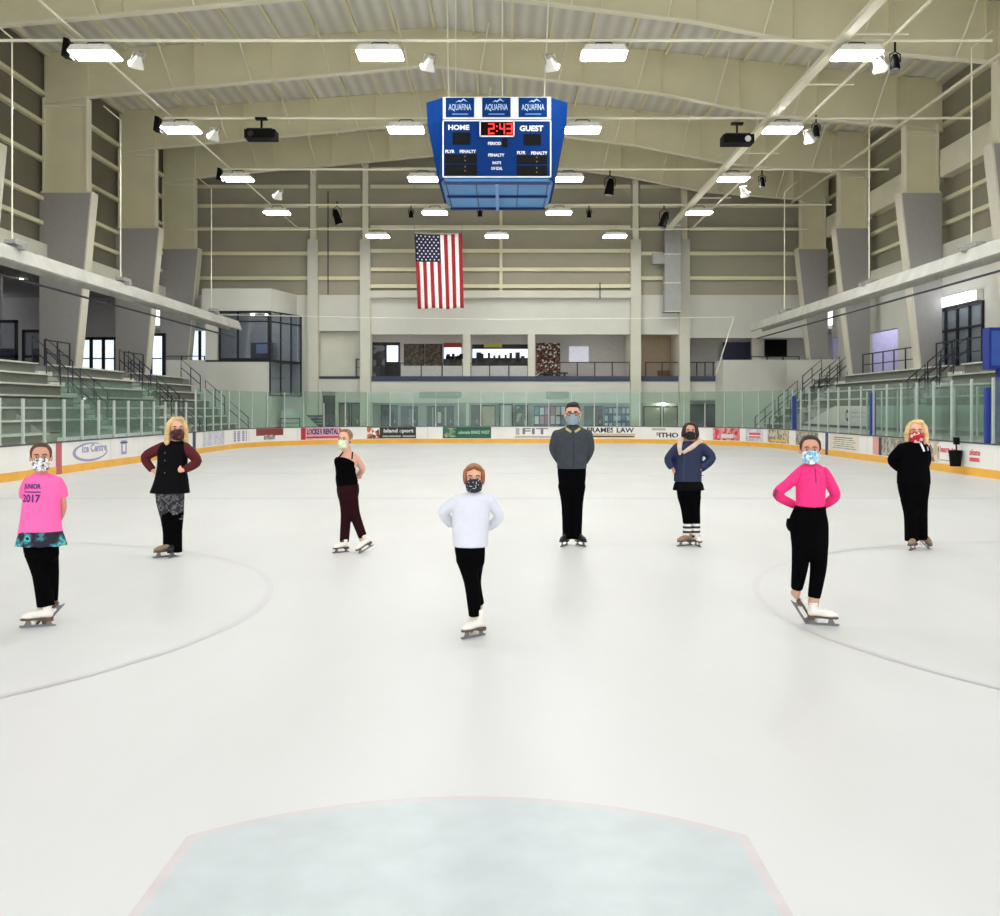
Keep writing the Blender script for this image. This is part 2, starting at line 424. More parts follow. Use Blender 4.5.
adtext(o, a0, a1, .22, .9, .35, .9, 'FIT', mat('ad_midgrey', (120, 120, 122), .5), bold=.02); adrect(o, a0, a1, .02, .98, .05, .2, GREYAD); adrect(o, a0, a1, .04, .14, .3, .9, GREYAD)
o, a0, a1 = ad(586, 635, M['board'], 'law firm advert with yellow stripe')
adtext(o, a0, a1, .02, .98, .5, .95, 'FRAMES LAW', ADBLK, bold=.03); adrect(o, a0, a1, 0, 1, .05, .3, YEL); adrect(o, a0, a1, .05, .98, .12, .22, ADBLK, off=.016); adrect(o, a0, a1, .0, 1, .32, .42, GREYAD)
o, a0, a1 = ad(652, 679, M['board'], 'white advert with dark fitness lettering')
adtext(o, a0, a1, .12, .98, .12, .55, 'FITHO', ADBLK, bold=.04); adrect(o, a0, a1, .0, .5, .72, .92, GREYAD)
# right side
o, a0, a1 = ad(713, 740, PHOTO2, 'red and white picture advert'); adrect(o, a0, a1, .3, .75, .2, .5, M['signwhite'], off=.016)
o, a0, a1 = ad(746, 763, PHOTO4, 'faded pink advert'); adrect(o, a0, a1, .1, .9, .3, .7, PINKR, off=.014); adrect(o, a0, a1, .1, .9, .42, .5, M['board'], off=.016)
o, a0, a1 = ad(768, 789, PHOTO1, 'tan picture advert'); adrect(o, a0, a1, .1, .9, .1, .25, YEL, off=.016)
o, a0, a1 = ad(796, 818, PHOTO3, 'grey picture advert')
o, a0, a1 = ad(830, 859, mat('ad_beige', (222, 214, 200), .5), 'beige advert with fine print')
for i in range(6): adrect(o, a0, a1, .12+.04*(i % 2), .9-.05*(i % 3), .12+.13*i, .17+.13*i, PHOTO3 if i < 5 else ADBLK, off=.015)
o, a0, a1 = ad(873, 879, mat('ad_salmon', (224, 160, 150), .5), 'narrow salmon advert')
o, a0, a1 = ad(879, 905, PHOTO3, 'dark grey picture advert')
adrect(o, a0, a1, .0, .12, 0, 1, ADBLK); 
o, a0, a1 = ad(927, 940, pattern('ad_skater', [(190, 170, 150), (120, 110, 100), (220, 206, 190)], 5), 'picture of skaters advert')
o, a0, a1 = ad(940, 957, M['board'], 'white advert with red learn-to lettering')
adtext(o, a0, a1, .05, .97, .5, .82, 'learn to', PINKR, bold=.04); adrect(o, a0, a1, .05, .9, .1, .16, GREYAD)
o, a0, a1 = ad(970, 981, M['board'], 'white advert with red lettering')
adtext(o, a0, a1, .0, .98, .5, .78, 'skate', PINKR, bold=.04); adrect(o, a0, a1, .0, .9, .22, .4, PINKR)
def stripe(px, w, m, label):
    s = s_of_px(px); o = obj('line_stripe', sweep(.0, .017, .0, .865, s-w/2, s+w/2, .1), m, DB); o['label'] = label
stripe(58.5, .34, mat('stripe_red', (186, 96, 104), .5), 'red centre line stripe on the left board')
stripe(194, .34, mat('stripe_navy', (48, 56, 96), .5), 'blue line stripe on the left board')
stripe(827, .30, mat('stripe_navy', (48, 56, 96), .5), 'blue line stripe on the right board')

# glass panes and posts
SCREENS = {}
def screen(key, label):
    if key not in SCREENS: SCREENS[key] = thing('glass_screen', label, 'glass screen', (0, 0, 0))
    return SCREENS[key]
pane_protos = {}
def pane(s0, s1, top, m, label, group):
    a, b = on_path(s0+.02, -.06, .90), on_path(s1-.02, -.06, .90)
    L = (b-a).length
    key = (round(L, 2), top, m.name)
    if key not in pane_protos:
        bm = boxes((0, L, -.006, .006, 0, top-.90)); me = bpy.data.meshes.new('glass_pane'); bm.to_mesh(me); bm.free(); me.materials.append(m); pane_protos[key] = me
    o = bpy.data.objects.new('glass_pane', pane_protos[key]); COL.objects.link(o)
    o.location = a; o.rotation_euler.z = math.atan2(b.y-a.y, b.x-a.x)
    o.parent = screen(group, label)
post_protos = {}
def post(s, top, label, group, w=.055):
    k = (top, w)
    if k not in post_protos:
        bm = boxes((-w/2, w/2, -.035, .035, 0, top-.9), (-w/2-.01, w/2+.01, -.045, .045, 0, .06)); me = bpy.data.meshes.new('glass_post'); bm.to_mesh(me); bm.free(); me.materials.append(M['alu']); post_protos[k] = me
    o = bpy.data.objects.new('glass_post', post_protos[k]); COL.objects.link(o)
    x, y, nx, ny = at(s); o.location = on_path(s, -.06, .90); o.rotation_euler.z = math.atan2(ny, nx)+PI/2
    o.parent = screen(group, label)
s = s_of_px(1.7)-6*1.2
sL2 = s_of_px(195); sE0 = s_of_px(300); sE1 = s_of_px(720)
sR1 = s_of_px(793)
while s < cum[-1]-14:
    x, y, _, _ = at(s+.6)
    if s < sL2-.3: nm, top, m = 'left', 2.07, M['glass']
    elif s < sE0: nm, top, m = 'farleft', 2.62, M['glass_tall']
    elif s < sE1: nm, top, m = 'end', 2.68, M['glass_tall']
    elif s < sR1: nm, top, m = 'farright', 2.66, M['glass_tall']
    else: nm, top, m = 'right', 2.62, M['glass']
    lab = dict(left='low clear glass screen with pale posts on the left side boards', farleft='tall green tinted glass screen on the far left corner boards',
               end='tall green tinted glass screen along the far end boards', farright='tall green tinted glass screen on the far right corner boards',
               right='tall clear glass screen with pale posts on the right side boards')[nm]
    grp = nm
    pane(s, s+1.2, top, m, lab, grp)
    post(s, top if nm != 'end' else 2.1, lab, grp, .055 if nm == 'left' else .035)
    s += 1.2
# penalty box glass behind the left boards
for i in range(7):
    yb = 31.5+1.3*i
    o = obj('glass_pane', boxes((-13.95, -13.93, yb, yb+1.26, .9, 2.72)), M['glass_tall']); o.parent = screen('penalty', 'green tinted glass screen behind the penalty box on the left')
o = obj('partition_wall', boxes((-14.0, -13.88, 31.4, 40.7, -.005, .9)), M['board']); tag(o, 'white low wall behind the penalty box on the left', 'partition')
o = obj('penalty_bench', boxes((-13.5, -13.15, 32, 40, .42, .47), (-13.45, -13.2, 32.2, 32.3, -.005, .42), (-13.45, -13.2, 36, 36.1, -.005, .42), (-13.45, -13.2, 39.6, 39.7, -.005, .42)), M['blue']); tag(o, 'blue bench in the penalty box on the left', 'bench')
# blue padded posts on right boards
for px, lab in ((986, 'royal blue padded post on the right boards, nearest one'), (871, 'royal blue padded post on the right boards, middle one'), (793, 'royal blue padded post on the right boards, farthest one')):
    s = s_of_px(px); p = on_path(s, -.06, .905)
    t = thing('padded_post', lab, 'post', p, 'blue padded posts')
    obj('pad', loft(B(), [(0, 0, 0, .10, .09), (0, 0, 1.44, .10, .09), (0, 0, 1.47, .08, .07)], 12, 4), M['blue'], t)
    obj('pole', tube(B(), [(.10, 0, 0), (.10, 0, 1.3)], .02), M['alu'], t)
# bucket hooked on the right boards
s = s_of_px(962.5); p = on_path(s, .20, .22)
t = thing('bucket', 'black bucket hooked on the right boards beside red lettering', 'bucket', p)
obj('pail', loft(B(), [(0, 0, 0, .14, .14), (0, 0, .42, .18, .18), (0, 0, .44, .185, .185), (0, 0, .44, .165, .165), (0, 0, .1, .14, .14)], 20), M['black'], t)
obj('handle', tube(B(), [(.02, -.04, .05), (.03, .02, .72)], .022), M['black'], t)
obj('brush_head', boxes((-.04, .10, -.05, .05, .60, .80)), M['black'], t)

# ------------------------------------------------------------------ building shell
YW = 57.0                      # end wall
LFL = [(-18.8, 14.3), (-17, 14.6), (-3, 15.9), (6.4, 14.75), (11, 13.85), (16.4, 13.4), (18.0, 13.2)]   # rafter lower flange (x, z)
UFL = [(-19.2, 16.35), (-3, 17.45), (18.4, 15.25)]                                            # underside of the roof
def zi(tab, x):
    for a, b in zip(tab, tab[1:]):
        if x <= b[0]: return a[1]+(b[1]-a[1])*(x-a[0])/(b[0]-a[0])
    return tab[-1][1]
bm = B(); pts = UFL + [(p[0], p[1]+.25) for p in UFL[::-1]]; prism(bm, pts, 'y', -4, YW+.3)
st(obj('ceiling', bm, M['roof']), 'silver insulated roof')
# purlins
for i in range(24):
    x = -18.6+1.58*i; z = zi(UFL, x)
    st(obj('purlin', boxes((x-.05, x+.05, 4, YW, z-.14, z-.003)), M['steel']))
# rafters
for d in (17.5, 25.3, 33.4, 41.0, 49.0, 55.3):
    r = sroot('roof_rafter', (0, d, 0)); r['label'] = 'deep tan steel roof rafter'
    xs = [-18.8+ i*.6 for i in range(62)] ; xs = sorted(set([round(v, 2) for v in xs if v < 18] + [-17, -3, 6.4, 11, 16.4, 18]))
    lo = [(x, zi(LFL, x)) for x in xs]; up = [(x, zi(UFL, x)-.01) for x in xs[::-1]]
    obj('rafter_web', prism(B(), lo+up, 'y', -.02, .02), M['steel'], r)
    bm = B()
    for a, b in zip(lo, lo[1:]):
        v = [bm.verts.new(q) for q in ((a[0], -.16, a[1]), (b[0], -.16, b[1]), (b[0], .16, b[1]), (a[0], .16, a[1]))]
        w = [bm.verts.new(q) for q in ((a[0], -.16, a[1]-.05), (b[0], -.16, b[1]-.05), (b[0], .16, b[1]-.05), (a[0], .16, a[1]-.05))]
        bm.faces.new(v); bm.faces.new(w[::-1])
        for k in range(4): bm.faces.new((v[k], w[k], w[(k+1) % 4], v[(k+1) % 4]))
    obj('lower_flange', bm, M['steel_light'], r)
    for x in (-13.6, -10.4, -7.2, -4.0, -.8, 2.4, 5.6, 8.8, 12.0, 15.2):
        z0, z1 = zi(LFL, x), zi(UFL, x)
        sx = .45 if x < -3 else -.45
        obj('web_stiffener', boxes((x+.9-.03, x+.9+.03, -.14, -.02, zi(LFL, x+.9), zi(UFL, x+.9))), M['steel'], r)
        obj('flange_brace', tube(B(), [(x+sx*.3, -.16, z0), (x-sx*.5, -1.3, z1-.1)], .035, 6), M['steel_light'], r)
# columns
CYS = (33.4, 41.0, 49.0, 55.3)
for side in (-1, 1):
    for i, d in enumerate(CYS):
        c = sroot('steel_column', (0, d, 0)); c['label'] = 'tapered steel column against the %s wall' % ('left' if side < 0 else 'right')
        if side < 0: xi, xo, xb, zt = -17.0, -18.75, -17.45, 14.5
        else: xi, xo, xb, zt = 16.45, 17.75, 17.05, 13.4
        s_ = -side
        obj('upper_shaft', boxes((min(xi, xo), max(xi, xo), -.10, .10, 10.6, zi(UFL, (xi+xo)/2))), M['steel'], c)
        obj('inner_flange', boxes((xi-.04, xi+.04, -.22, .22, 10.6, zt)), M['steel_light'], c)
        obj('outer_flange', boxes((xo-.04, xo+.04, -.22, .22, 10.6, zt)), M['steel_light'], c)
        obj('cap_plate', boxes((min(xi, xo), max(xi, xo), -.24, .24, zt-.35, zt-.28)), M['steel_light'], c)
        xi2 = xi+s_*.22
        zb = 0
        xbb = xb + (xb-xi2)*0
        pts = [(xi2, 10.6), (xb, 3.4), (xb, 0), (xo+side*.12, 0), (xo+side*.12, 10.6)]
        obj('cladding', prism(B(), pts, 'y', -.30, .30), M['clad'], c)
        pe = [(xi2+s_*.0, 10.6), (xi2+s_*.02, 10.6), (xb+s_*.02, 3.4), (xb+s_*.02, 0), (xb, 0), (xb, 3.4)]
        pe = [(xi2, 10.6), (xi2+s_*.06, 10.6), (xb+s_*.06, 3.4), (xb+s_*.06, 0), (xb, 0), (xb, 3.4)]
        obj('cladding_edge', prism(B(), pe, 'y', -.32, .32), M['clad_edge'], c)
        obj('cladding_top', boxes((min(xi2, xo)-.05, max(xi2, xo)+.05, -.33, .33, 10.6, 10.66)), M['steel'], c)

# end wall -------------------------------------------------
Z2, Z2T, G1 = 3.4, 6.05, 2.15
def X57(px): return PX(px, 57.)
ops2 = [(X57(319), X57(361), Z2+.15, 6.25), (X57(371.5), X57(630), Z2, Z2T), (X57(640), X57(679), Z2, Z2T), (X57(689), 17.9, Z2, 5.85), (-18.6, X57(207), Z2, 6.6)]
opsG = [(X57(322), X57(335.5), 0, 2.8), (X57(338), X57(361), 0, 2.2), (X57(372), X57(466), 0, G1), (X57(468.5), X57(631), 0, G1), (X57(641), X57(679), 0, G1), (X57(688), X57(722), 0, 2.3)]
w = cellwall(B(), 'y', YW, YW+.35, (-19, 18.4), (-.16, 8.3), ops2+opsG); st(obj('wall_end', w, M['white']), 'white lower end wall with gallery openings')
xs = [-19, -3, 18.4]
bm = prism(B(), [(-19, 8.3), (18.4, 8.3)] + [(18.4, 15.4), (-3, 17.6), (-19, 16.5)], 'y', YW, YW+.35); st(obj('wall_end', bm, M['liner']), 'tan metal lined upper end wall')
# girts on the end wall
bays = [(-18.7, X57(309)), (X57(319), X57(361)), (X57(371), X57(630)), (X57(640), X57(679)), (X57(689), 17.9)]
for bi, (xa, xb_) in enumerate(bays):
    zs = [8.75, 9.7, 10.75, 12.1, 13.3, 14.4, 15.4] if bi == 2 else [9.2, 10.6, 12.0, 13.3, 14.4]
    for z in zs:
        if z > zi(UFL, (xa+xb_)/2)-.4: continue
        st(obj('wall_girt', boxes((xa, xb_, YW-.26, YW-.002, z, z+.13), (xa, xb_, YW-.26, YW-.23, z-.08, z-.001)), M['steel']))
    if bi == 2:
        st(obj('trim_1', boxes((xa, xb_, YW-.45, YW-.002, 8.1, 8.5)), M['cream']), 'pale ledge on the end wall')
        st(obj('wall_strut', boxes((X57(499.5), X57(502.5), YW-.3, YW-.02, 8.5, 14.4)), M['steel']))
for i, px in enumerate((314, 366, 635, 683.5)):
    x = X57(px); c = sroot('end_wall_column', (x, YW, 0)); c['label'] = 'pale pilaster of the end wall'
    zt = zi(UFL, x)-1.7
    obj('column_casing', boxes((-.29, .29, -.42, .1, 0, 11.4)), M['cream'], c)
    obj('column_shaft', boxes((-.16, .16, -.30, .1, 11.4, zt+1.6)), M['steel_light'], c)
    obj('knee_brace', tube(B(), [(0, -.25, zt-.1), (-.5 if x < 0 else .5, -1.2, zt+.9)], .06, 8), M['steel_light'], c)
for px0, px1 in ((463, 470.5), (528, 535)):
    st(obj('gallery_pier', boxes((X57(px0), X57(px1), YW-.02, YW+.4, Z2, Z2T)), M['cream']), 'pale pier in the gallery opening')
# navy band under the gallery opening
for a, b in ((371.5, 630), (640, 679), (689, 723)):
    st(obj('trim_2', boxes((X57(a), X57(b), YW-.05, YW+.3, Z2-.02, Z2+.27)), M['navy']), 'navy band under the gallery opening')
st(obj('trim_2', boxes((X57(319), X57(361), YW-.05, YW+.3, Z2+.12, Z2+.27)), M['navy']))
# gallery room
GB = 61.5
def XG(px): return PX(px, GB)
def ZG(py): return PZ(py, GB)
st(obj('floor', boxes((-30, 30, YW+.36, GB+.4, Z2-.3, Z2-.005), (-30, -17.0, 14, YW-.01, Z2-.35, Z2-.005)), M['concrete']), 'gallery floor')
st(obj('floor', boxes((17.0, 30, 14, YW-.01, Z2-.35, Z2-.005)), M['concrete']))
st(obj('ceiling', boxes((-30, 30, YW+.36, GB+.4, 6.4, 6.6)), M['white']), 'gallery ceiling')
st(obj('wall_gallery', boxes((-30, 30, GB, GB+.3, Z2, 6.4)), mat('gallery_wall_grey', (206, 203, 202), .8)), 'back wall of the gallery')
st(obj('wall_gallery', boxes((X57(361)-.4, X57(361), YW+.36, GB, Z2, 6.4), (X57(634), X57(634)+.2, YW+.36, GB, Z2, 6.4), (X57(684), X57(684)+.2, YW+.36, GB, Z2, 6.4)), M['white']))
st(obj('wall_gallery', boxes((X57(316), X57(355), YW+.5, YW+.7, Z2, 6.4)), M['cream']), 'cream wall filling the left gallery opening')
tanw = obj('wall_gallery', boxes((X57(644), X57(684)-.02, GB-.06, GB-.002, Z2, 6.4)), mat('tan_alcove_wall', (176, 160, 138), .8)); st(tanw)
# gallery fittings
t = thing('glazed_door', 'dark framed glazed double door at left end of upstairs gallery', 'door', (XG(386), GB-.1, Z2))
w_ = (XG(400)-XG(372))/2
obj('door_frame', boxes((-w_, w_, -.03, .05, 2.3, 2.5), (-w_, -w_+.1, -.03, .05, 0, 2.5), (w_-.1, w_, -.03, .05, 0, 2.5), (-.06, .06, -.03, .05, 0, 2.5), (-w_, w_, -.03, .05, 0, .25)), M['dark'], t)
obj('door_pane', boxes((-w_+.1, -.06, .0, .03, .25, 2.3)), pattern('door_reflection_dark', [(56, 56, 70), (40, 40, 50), (110, 112, 130)], 3, .3), t)
o = obj('door_pane', boxes((.06, w_-.1, .0, .03, 1.3, 2.3)), M['sky'], t); o['label'] = 'daylit pane'
obj('door_panel', boxes((.06, w_-.1, .0, .03, .25, 1.3)), M['dark'], t)
menu = pattern('menu_board_brown', [(70, 62, 54), (92, 84, 74), (58, 50, 46), (110, 100, 88)], 12)
for i, (a, b, lab) in enumerate(((404, 424.5, 'dark brown menu board upstairs, left one'), (425.5, 442.5, 'dark brown menu board upstairs, right one'))):
    t = thing('menu_board', lab, 'menu board', (XG(a), GB-.1, ZG(368)), 'upstairs menu boards')
    ww, hh = XG(b)-XG(a), ZG(344)-ZG(368)
    obj('board_face', boxes((0, ww, 0, .05, 0, hh)), menu, t); obj('board_edge', boxes((0, ww, -.02, 0, 0, .04), (0, ww, -.02, 0, hh-.04, hh), (0, .04, -.02, 0, 0, hh), (ww-.04, ww, -.02, 0, 0, hh)), M['dark'], t)
def serving(a, b, y0, y1, lab, hdr, hm):
    t = thing('serving_window', lab, 'window', (XG(a), GB-.1, ZG(369)))
    ww = XG(b)-XG(a); z1, z0 = ZG(y0)-ZG(369), ZG(y1)-ZG(369)
    obj('lit_opening', boxes((.05, ww-.05, .02, .05, z0, z1)), M['sky'], t)
    obj('sill', boxes((0, ww, 0, .06, 0, z0)), pattern('counter_clutter'+str(a), [(58, 54, 50), (76, 70, 66), (48, 46, 44)], 3), t)
    o = obj('header', boxes((0, ww, 0, .06, z1, z1+.28)), hm, t); o['label'] = hdr
    random.seed(a); 
    for k in range(9):
        x = ww*(.05+.1*k)+random.random()*.1; h = .08+random.random()*.28
        obj('equipment', boxes((x, x+.12+random.random()*.2, -.02, .02, z0, z0+h)), M['dark'], t)
serving(443.5, 462, 347.5, 359, 'lit serving window with red header upstairs', 'red header', mat('header_red', (170, 60, 60), .6))
serving(472, 529, 349, 358, 'wide lit serving window with yellow sign upstairs', 'dark header', M['dark'])
o = obj('sign_board', boxes((XG(484), XG(502), GB-.16, GB-.12, ZG(347.5), ZG(343.5))), mat('sign_olive', (190, 184, 84), .6)); tag(o, 'yellow green sign above the wide serving window upstairs', 'sign')
o = obj('display_rack', boxes((XG(536), XG(560), GB-.14, GB-.005, ZG(376), ZG(343))), pattern('rack_red_brown', [(96, 60, 50), (240, 238, 235), (120, 80, 64), (74, 52, 46), (150, 120, 104)], 10)); tag(o, 'red brown display rack with white items in the upstairs gallery', 'display rack')
o = obj('notice_board', boxes((XG(569), XG(588.5), GB-.06, GB-.005, ZG(362.5), ZG(346.5))), mat('glowing_whiteboard', (228, 228, 242), .3, emit=(226, 228, 250), es=.25)); tag(o, 'white notice board on the gallery back wall', 'notice board')  # board is no lamp; faint glow put into its material for brightness
o = obj('bench_table', boxes((XG(541), XG(567), GB-.9, GB-.4, Z2+.55, Z2+.62), (XG(543), XG(544.5), GB-.7, GB-.6, Z2, Z2+.55), (XG(563), XG(564.5), GB-.7, GB-.6, Z2, Z2+.55)), M['rail']); tag(o, 'low dark table in front of the display rack upstairs', 'table')
o = obj('storage_box', boxes((XG(657), XG(668), GB-.6, GB-.2, Z2, Z2+.75)), mat('box_brown', (112, 96, 80), .7)); tag(o, 'brown box on the floor of the tan gallery alcove', 'box')
# gallery railings and infill panels
def railing(name_lab, x0, x1, y, z0, h, n, group, mids=1, infill=None, post0=True):
    t = thing('railing', name_lab, 'railing', (x0, y, z0), group)
    L = x1-x0
    obj('top_rail', boxes((0, L, -.03, .03, h-.05, h)), M['rail'], t)
    for k in range(mids): obj('mid_rail', boxes((0, L, -.015, .015, h*(k+1)/(mids+1)-.015, h*(k+1)/(mids+1)+.015)), M['rail'], t)
    for k in range(n+1): obj('railing_post', boxes((L*k/n-.03, L*k/n+.03, -.03, .03, 0, h)), M['rail'], t)
    if infill: obj('infill_panel', boxes((0, L, .035, .05, .02, h-.18)), infill, t)
    return t
infill = mat('pale_infill_panel', (186, 184, 182), .5)
railing('dark railing with pale panels in front of the menu boards', X57(400), X57(463), YW+.15, Z2+.25, .80, 3, 'gallery railings', 0, infill)
railing('dark railing with pale panels in front of the wide serving window', X57(470.5), X57(528), YW+.15, Z2+.25, .80, 3, 'gallery railings', 0, infill)
railing('open dark railing in front of the white notice board', X57(560), X57(630), YW+.15, Z2+.25, 0.84, 4, 'gallery railings', 0)
railing('open dark railing in front of the tan alcove', X57(646), X57(679), YW+.15, Z2+.25, .84, 2, 'gallery railings', 0)
railing('open dark railing in the far right gallery opening', X57(689), X57(722), YW+.15, Z2+.25, .84, 4, 'gallery railings', 0)
railing('short dark railing at the right edge of the cream walled opening', X57(356), X57(361), YW+.1, Z2+.27, 1.0, 1, 'gallery railings', 1)
for k, px in enumerate((376, 394, 459, 507, 600, 646, 739)):
    t = thing('downlight', 'small round downlight in the gallery ceiling', 'ceiling light', (PX(px, 59), 59, 6.4), 'gallery downlights')
    obj('downlight_lens', prism(B(), [(.16*math.cos(2*PI*i/14), .16*math.sin(2*PI*i/14)) for i in range(14)], 'z', -.05, -.01), M['downlamp'], t)
    obj('trim_ring', prism(B(), [(.22*math.cos(2*PI*i/14), .22*math.sin(2*PI*i/14)) for i in range(14)], 'z', -.012, 0), M['hwhite'], t)
# lobby behind ground floor openings
LB = 60.2
def XB(px): return PX(px, LB)
def ZB(py): return PZ(py, LB)
st(obj('ceiling', boxes((-14, 14, YW+.36, LB+.3, 2.6, 2.8)), M['white']), 'lobby ceiling')
st(obj('wall_lobby', boxes((-14, 14, LB, LB+.2, 0, 2.6)), mat('lobby_wall', (170, 172, 168), .8)), 'back wall of the lobby')
for i, x in enumerate((-9, -5.5, -2, 1.5, 5, 8.5)):  # unseen panels added to keep the lobby lit
    t = thing('added_lobby_light', 'added light panel under the lobby ceiling', 'ceiling light', (x, 58.8, 2.6), 'added lobby lights')
    obj('fill_light_panel', boxes((-.6, .6, -.3, .3, -.03, -.002)), mat('added_lobby_glow', (255, 255, 255), .5, emit=(250, 252, 255), es=5.), t)
def door(lab, a, b, ytop, m, extra=None, name='entrance_door'):
    t = thing(name, lab, 'door', (XB(a), LB-.08, 0)); w = XB(b)-XB(a); h = ZB(ytop)
    obj('door_leaf', boxes((.08, w-.08, 0, .05, 0, h-.08)), m, t)
    obj('door_frame', boxes((0, .08, -.03, .06, 0, h), (w-.08, w, -.03, .06, 0, h), (0, w, -.03, .06, h-.08, h)), M['dark'], t)
    obj('door_handle', boxes((w-.22, w-.18, -.08, -.0, .95, 1.15)), M['alu'], t)
    if extra: extra(t, w, h)
    return t
dblue = mat('slate_blue_door', (70, 92, 112), .5); dteal = mat('dark_teal_door', (14, 34, 38), .4); dbeige = mat('beige_door', (206, 186, 148), .6)
door('slate blue door at left of the lobby', 381, 398, 405, dblue, lambda t, w, h: obj('notice', boxes((.15, .45, -.02, 0, 1.4, 1.7)), M['dark'], t))
door('dark door with blue leaf left of the green advert', 401, 418, 406, mat('dark_blue_door', (26, 38, 58), .5), lambda t, w, h: obj('door_window', boxes((w*.45, w*.9, -.02, 0, .5, h-.2)), dblue, t))
door('dark teal door with white notice above green advert', 427, 454, 406, dteal, lambda t, w, h: (obj('notice', boxes((w*.40, w*.52, -.02, 0, .95, 1.6)), M['signwhite'], t), obj('mullion', boxes((w*.2, w*.24, -.02, 0, 0, h), (w*.66, w*.72, -.02, 0, 0, h)), M['alu'], t)))
door('dark opening beside the beige door', 471, 480, 405, mat('dark_brown_door', (60, 52, 50), .6))
door('beige door in the lobby', 481, 496, 405, dbeige)
door('white panelled door right of the beige door', 499, 513, 404, M['signwhite'])
door('dark glazed door left of the poster board', 515, 528, 405, pattern('door_glass_items', [(30, 34, 46), (150, 150, 160), (44, 48, 60)], 3, .3))
postr = pattern('poster_colours', [(210, 90, 120), (60, 70, 120), (236, 220, 226), (44, 56, 96), (90, 170, 180), (230, 160, 180), (50, 60, 90)], 2.6)
t = thing('poster_board', 'colourful poster board left of the tall man', 'notice board', (XB(534), LB-.1, .15))
w_ = XB(566)-XB(534); obj('board_face', boxes((0, w_, 0, .06, 0, ZB(406)-.15)), NAVYP, t)
pc = [(226, 150, 180), (240, 232, 236), (90, 150, 180), (214, 90, 130), (60, 80, 150), (240, 240, 240), (236, 190, 200), (120, 60, 110)]
random.seed(3)
for i in range(6):
    for j in range(3):
        c = pc[(i*3+j*5) % len(pc)]
        obj('poster', boxes((w_*(i+.12)/6, w_*(i+.85)/6, -.02, 0, .2+j*.55, .62+j*.55+.08*random.random())), mat('poster_paper_%d' % ((i*3+j*5) % len(pc)), c, .7), t)
door('black door right of the tall man', 584, 603, 406, mat('black_green_door', (14, 24, 24), .4))
t = thing('lobby_window', 'blue gridded window at the right of the lobby', 'window', (XB(604), LB-.1, .15)); w_ = XB(630)-XB(604); h_ = ZB(407)-.15
obj('window_pane', boxes((0, w_, 0, .04, 0, h_)), NAVYP, t)
for i in range(6):
    for j in range(4): obj('notice', boxes((w_*(i+.15)/6, w_*(i+.8)/6, -.02, 0, h_*(j+.15)/4, h_*(j+.82)/4)), mat('notice_blue_white' if (i+j) % 3 else 'notice_blue', (176, 206, 226) if (i+j) % 3 else (84, 120, 176), .6), t)
door('tan grey door in the right bay of the lobby', 643, 661, 406, mat('tan_grey_door', (142, 140, 128), .6))
door('tan grey door with exit light in the right bay of the lobby', 662, 678, 406, mat('tan_grey_door2', (150, 148, 136), .6))
o = obj('exit_light', boxes((XB(661), XB(663.5), LB-.4, LB-.3, 2.05, 2.45)), M['downlamp']); tag(o, 'small bright lamp above the tan grey doors', 'lamp')
door('dark navy window bay at far right of the lobby', 689, 722, 404, mat('dark_navy_glass', (28, 42, 66), .3), lambda t, w, h: obj('mullion', boxes((w*.3, w*.33, -.03, 0, 0, h), (w*.64, w*.67, -.03, 0, 0, h)), M['rail'], t))
door('tall dark navy door left of the lobby', 322, 335, 391, mat('dark_navy_glass', (28, 42, 66), .3))
door('olive glazed door left of the lobby', 339, 350, 403, mat('olive_door', (126, 122, 96), .6)); door('olive grey door beside the pilaster', 351, 361, 403, mat('olive_grey_door', (112, 112, 100), .6))
for a, b, zz in ((419.5, 461.5, 3.0), (546, 569, 3.0)):
    o = obj('wall_plaque', boxes((X57(a), X57(b), YW-.08, YW-.002, 2.42, 2.78)), mat('plaque_green_grey', (150, 164, 150), .6)); tag(o, 'grey green plaque on the end wall above %s' % ('the dark teal door' if a < 500 else 'the poster board'), 'plaque')

# side walls ----------------------------------------------
for side in (-1, 1):
    nm = 'left' if side < 0 else 'right'; X0 = -18.9 if side < 0 else 18.25
    a, b = (X0-.3, X0) if side < 0 else (X0, X0+.3)
    zt = zi(UFL, X0)+.1
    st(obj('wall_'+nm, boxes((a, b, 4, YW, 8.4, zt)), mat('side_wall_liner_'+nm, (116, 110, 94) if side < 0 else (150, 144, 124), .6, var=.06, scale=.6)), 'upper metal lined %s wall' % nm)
    for z in (9.3, 10.3, 11.9, 13.4, 14.6):
        st(obj('wall_girt', boxes((X0-.002*side, X0-.2*side, 6, YW, z, z+.16) if side < 0 else (X0-.2, X0-.002, 6, YW, z, z+.16)), M['steel']))
    st(obj('trim_3', boxes((min(X0, X0-.35*side), max(X0, X0-.35*side), 4, YW, 7.7, 8.5)), M['cream']), 'cream beam along the %s wall' % nm)
for d0, d1 in zip(CYS, CYS[1:]):
    st(obj('wall_soffit', boxes((17.75, 18.249, d0+.4, d1-.4, 11.2, 12.3)), M['steel_light']), 'cream boxed beam between the right columns')
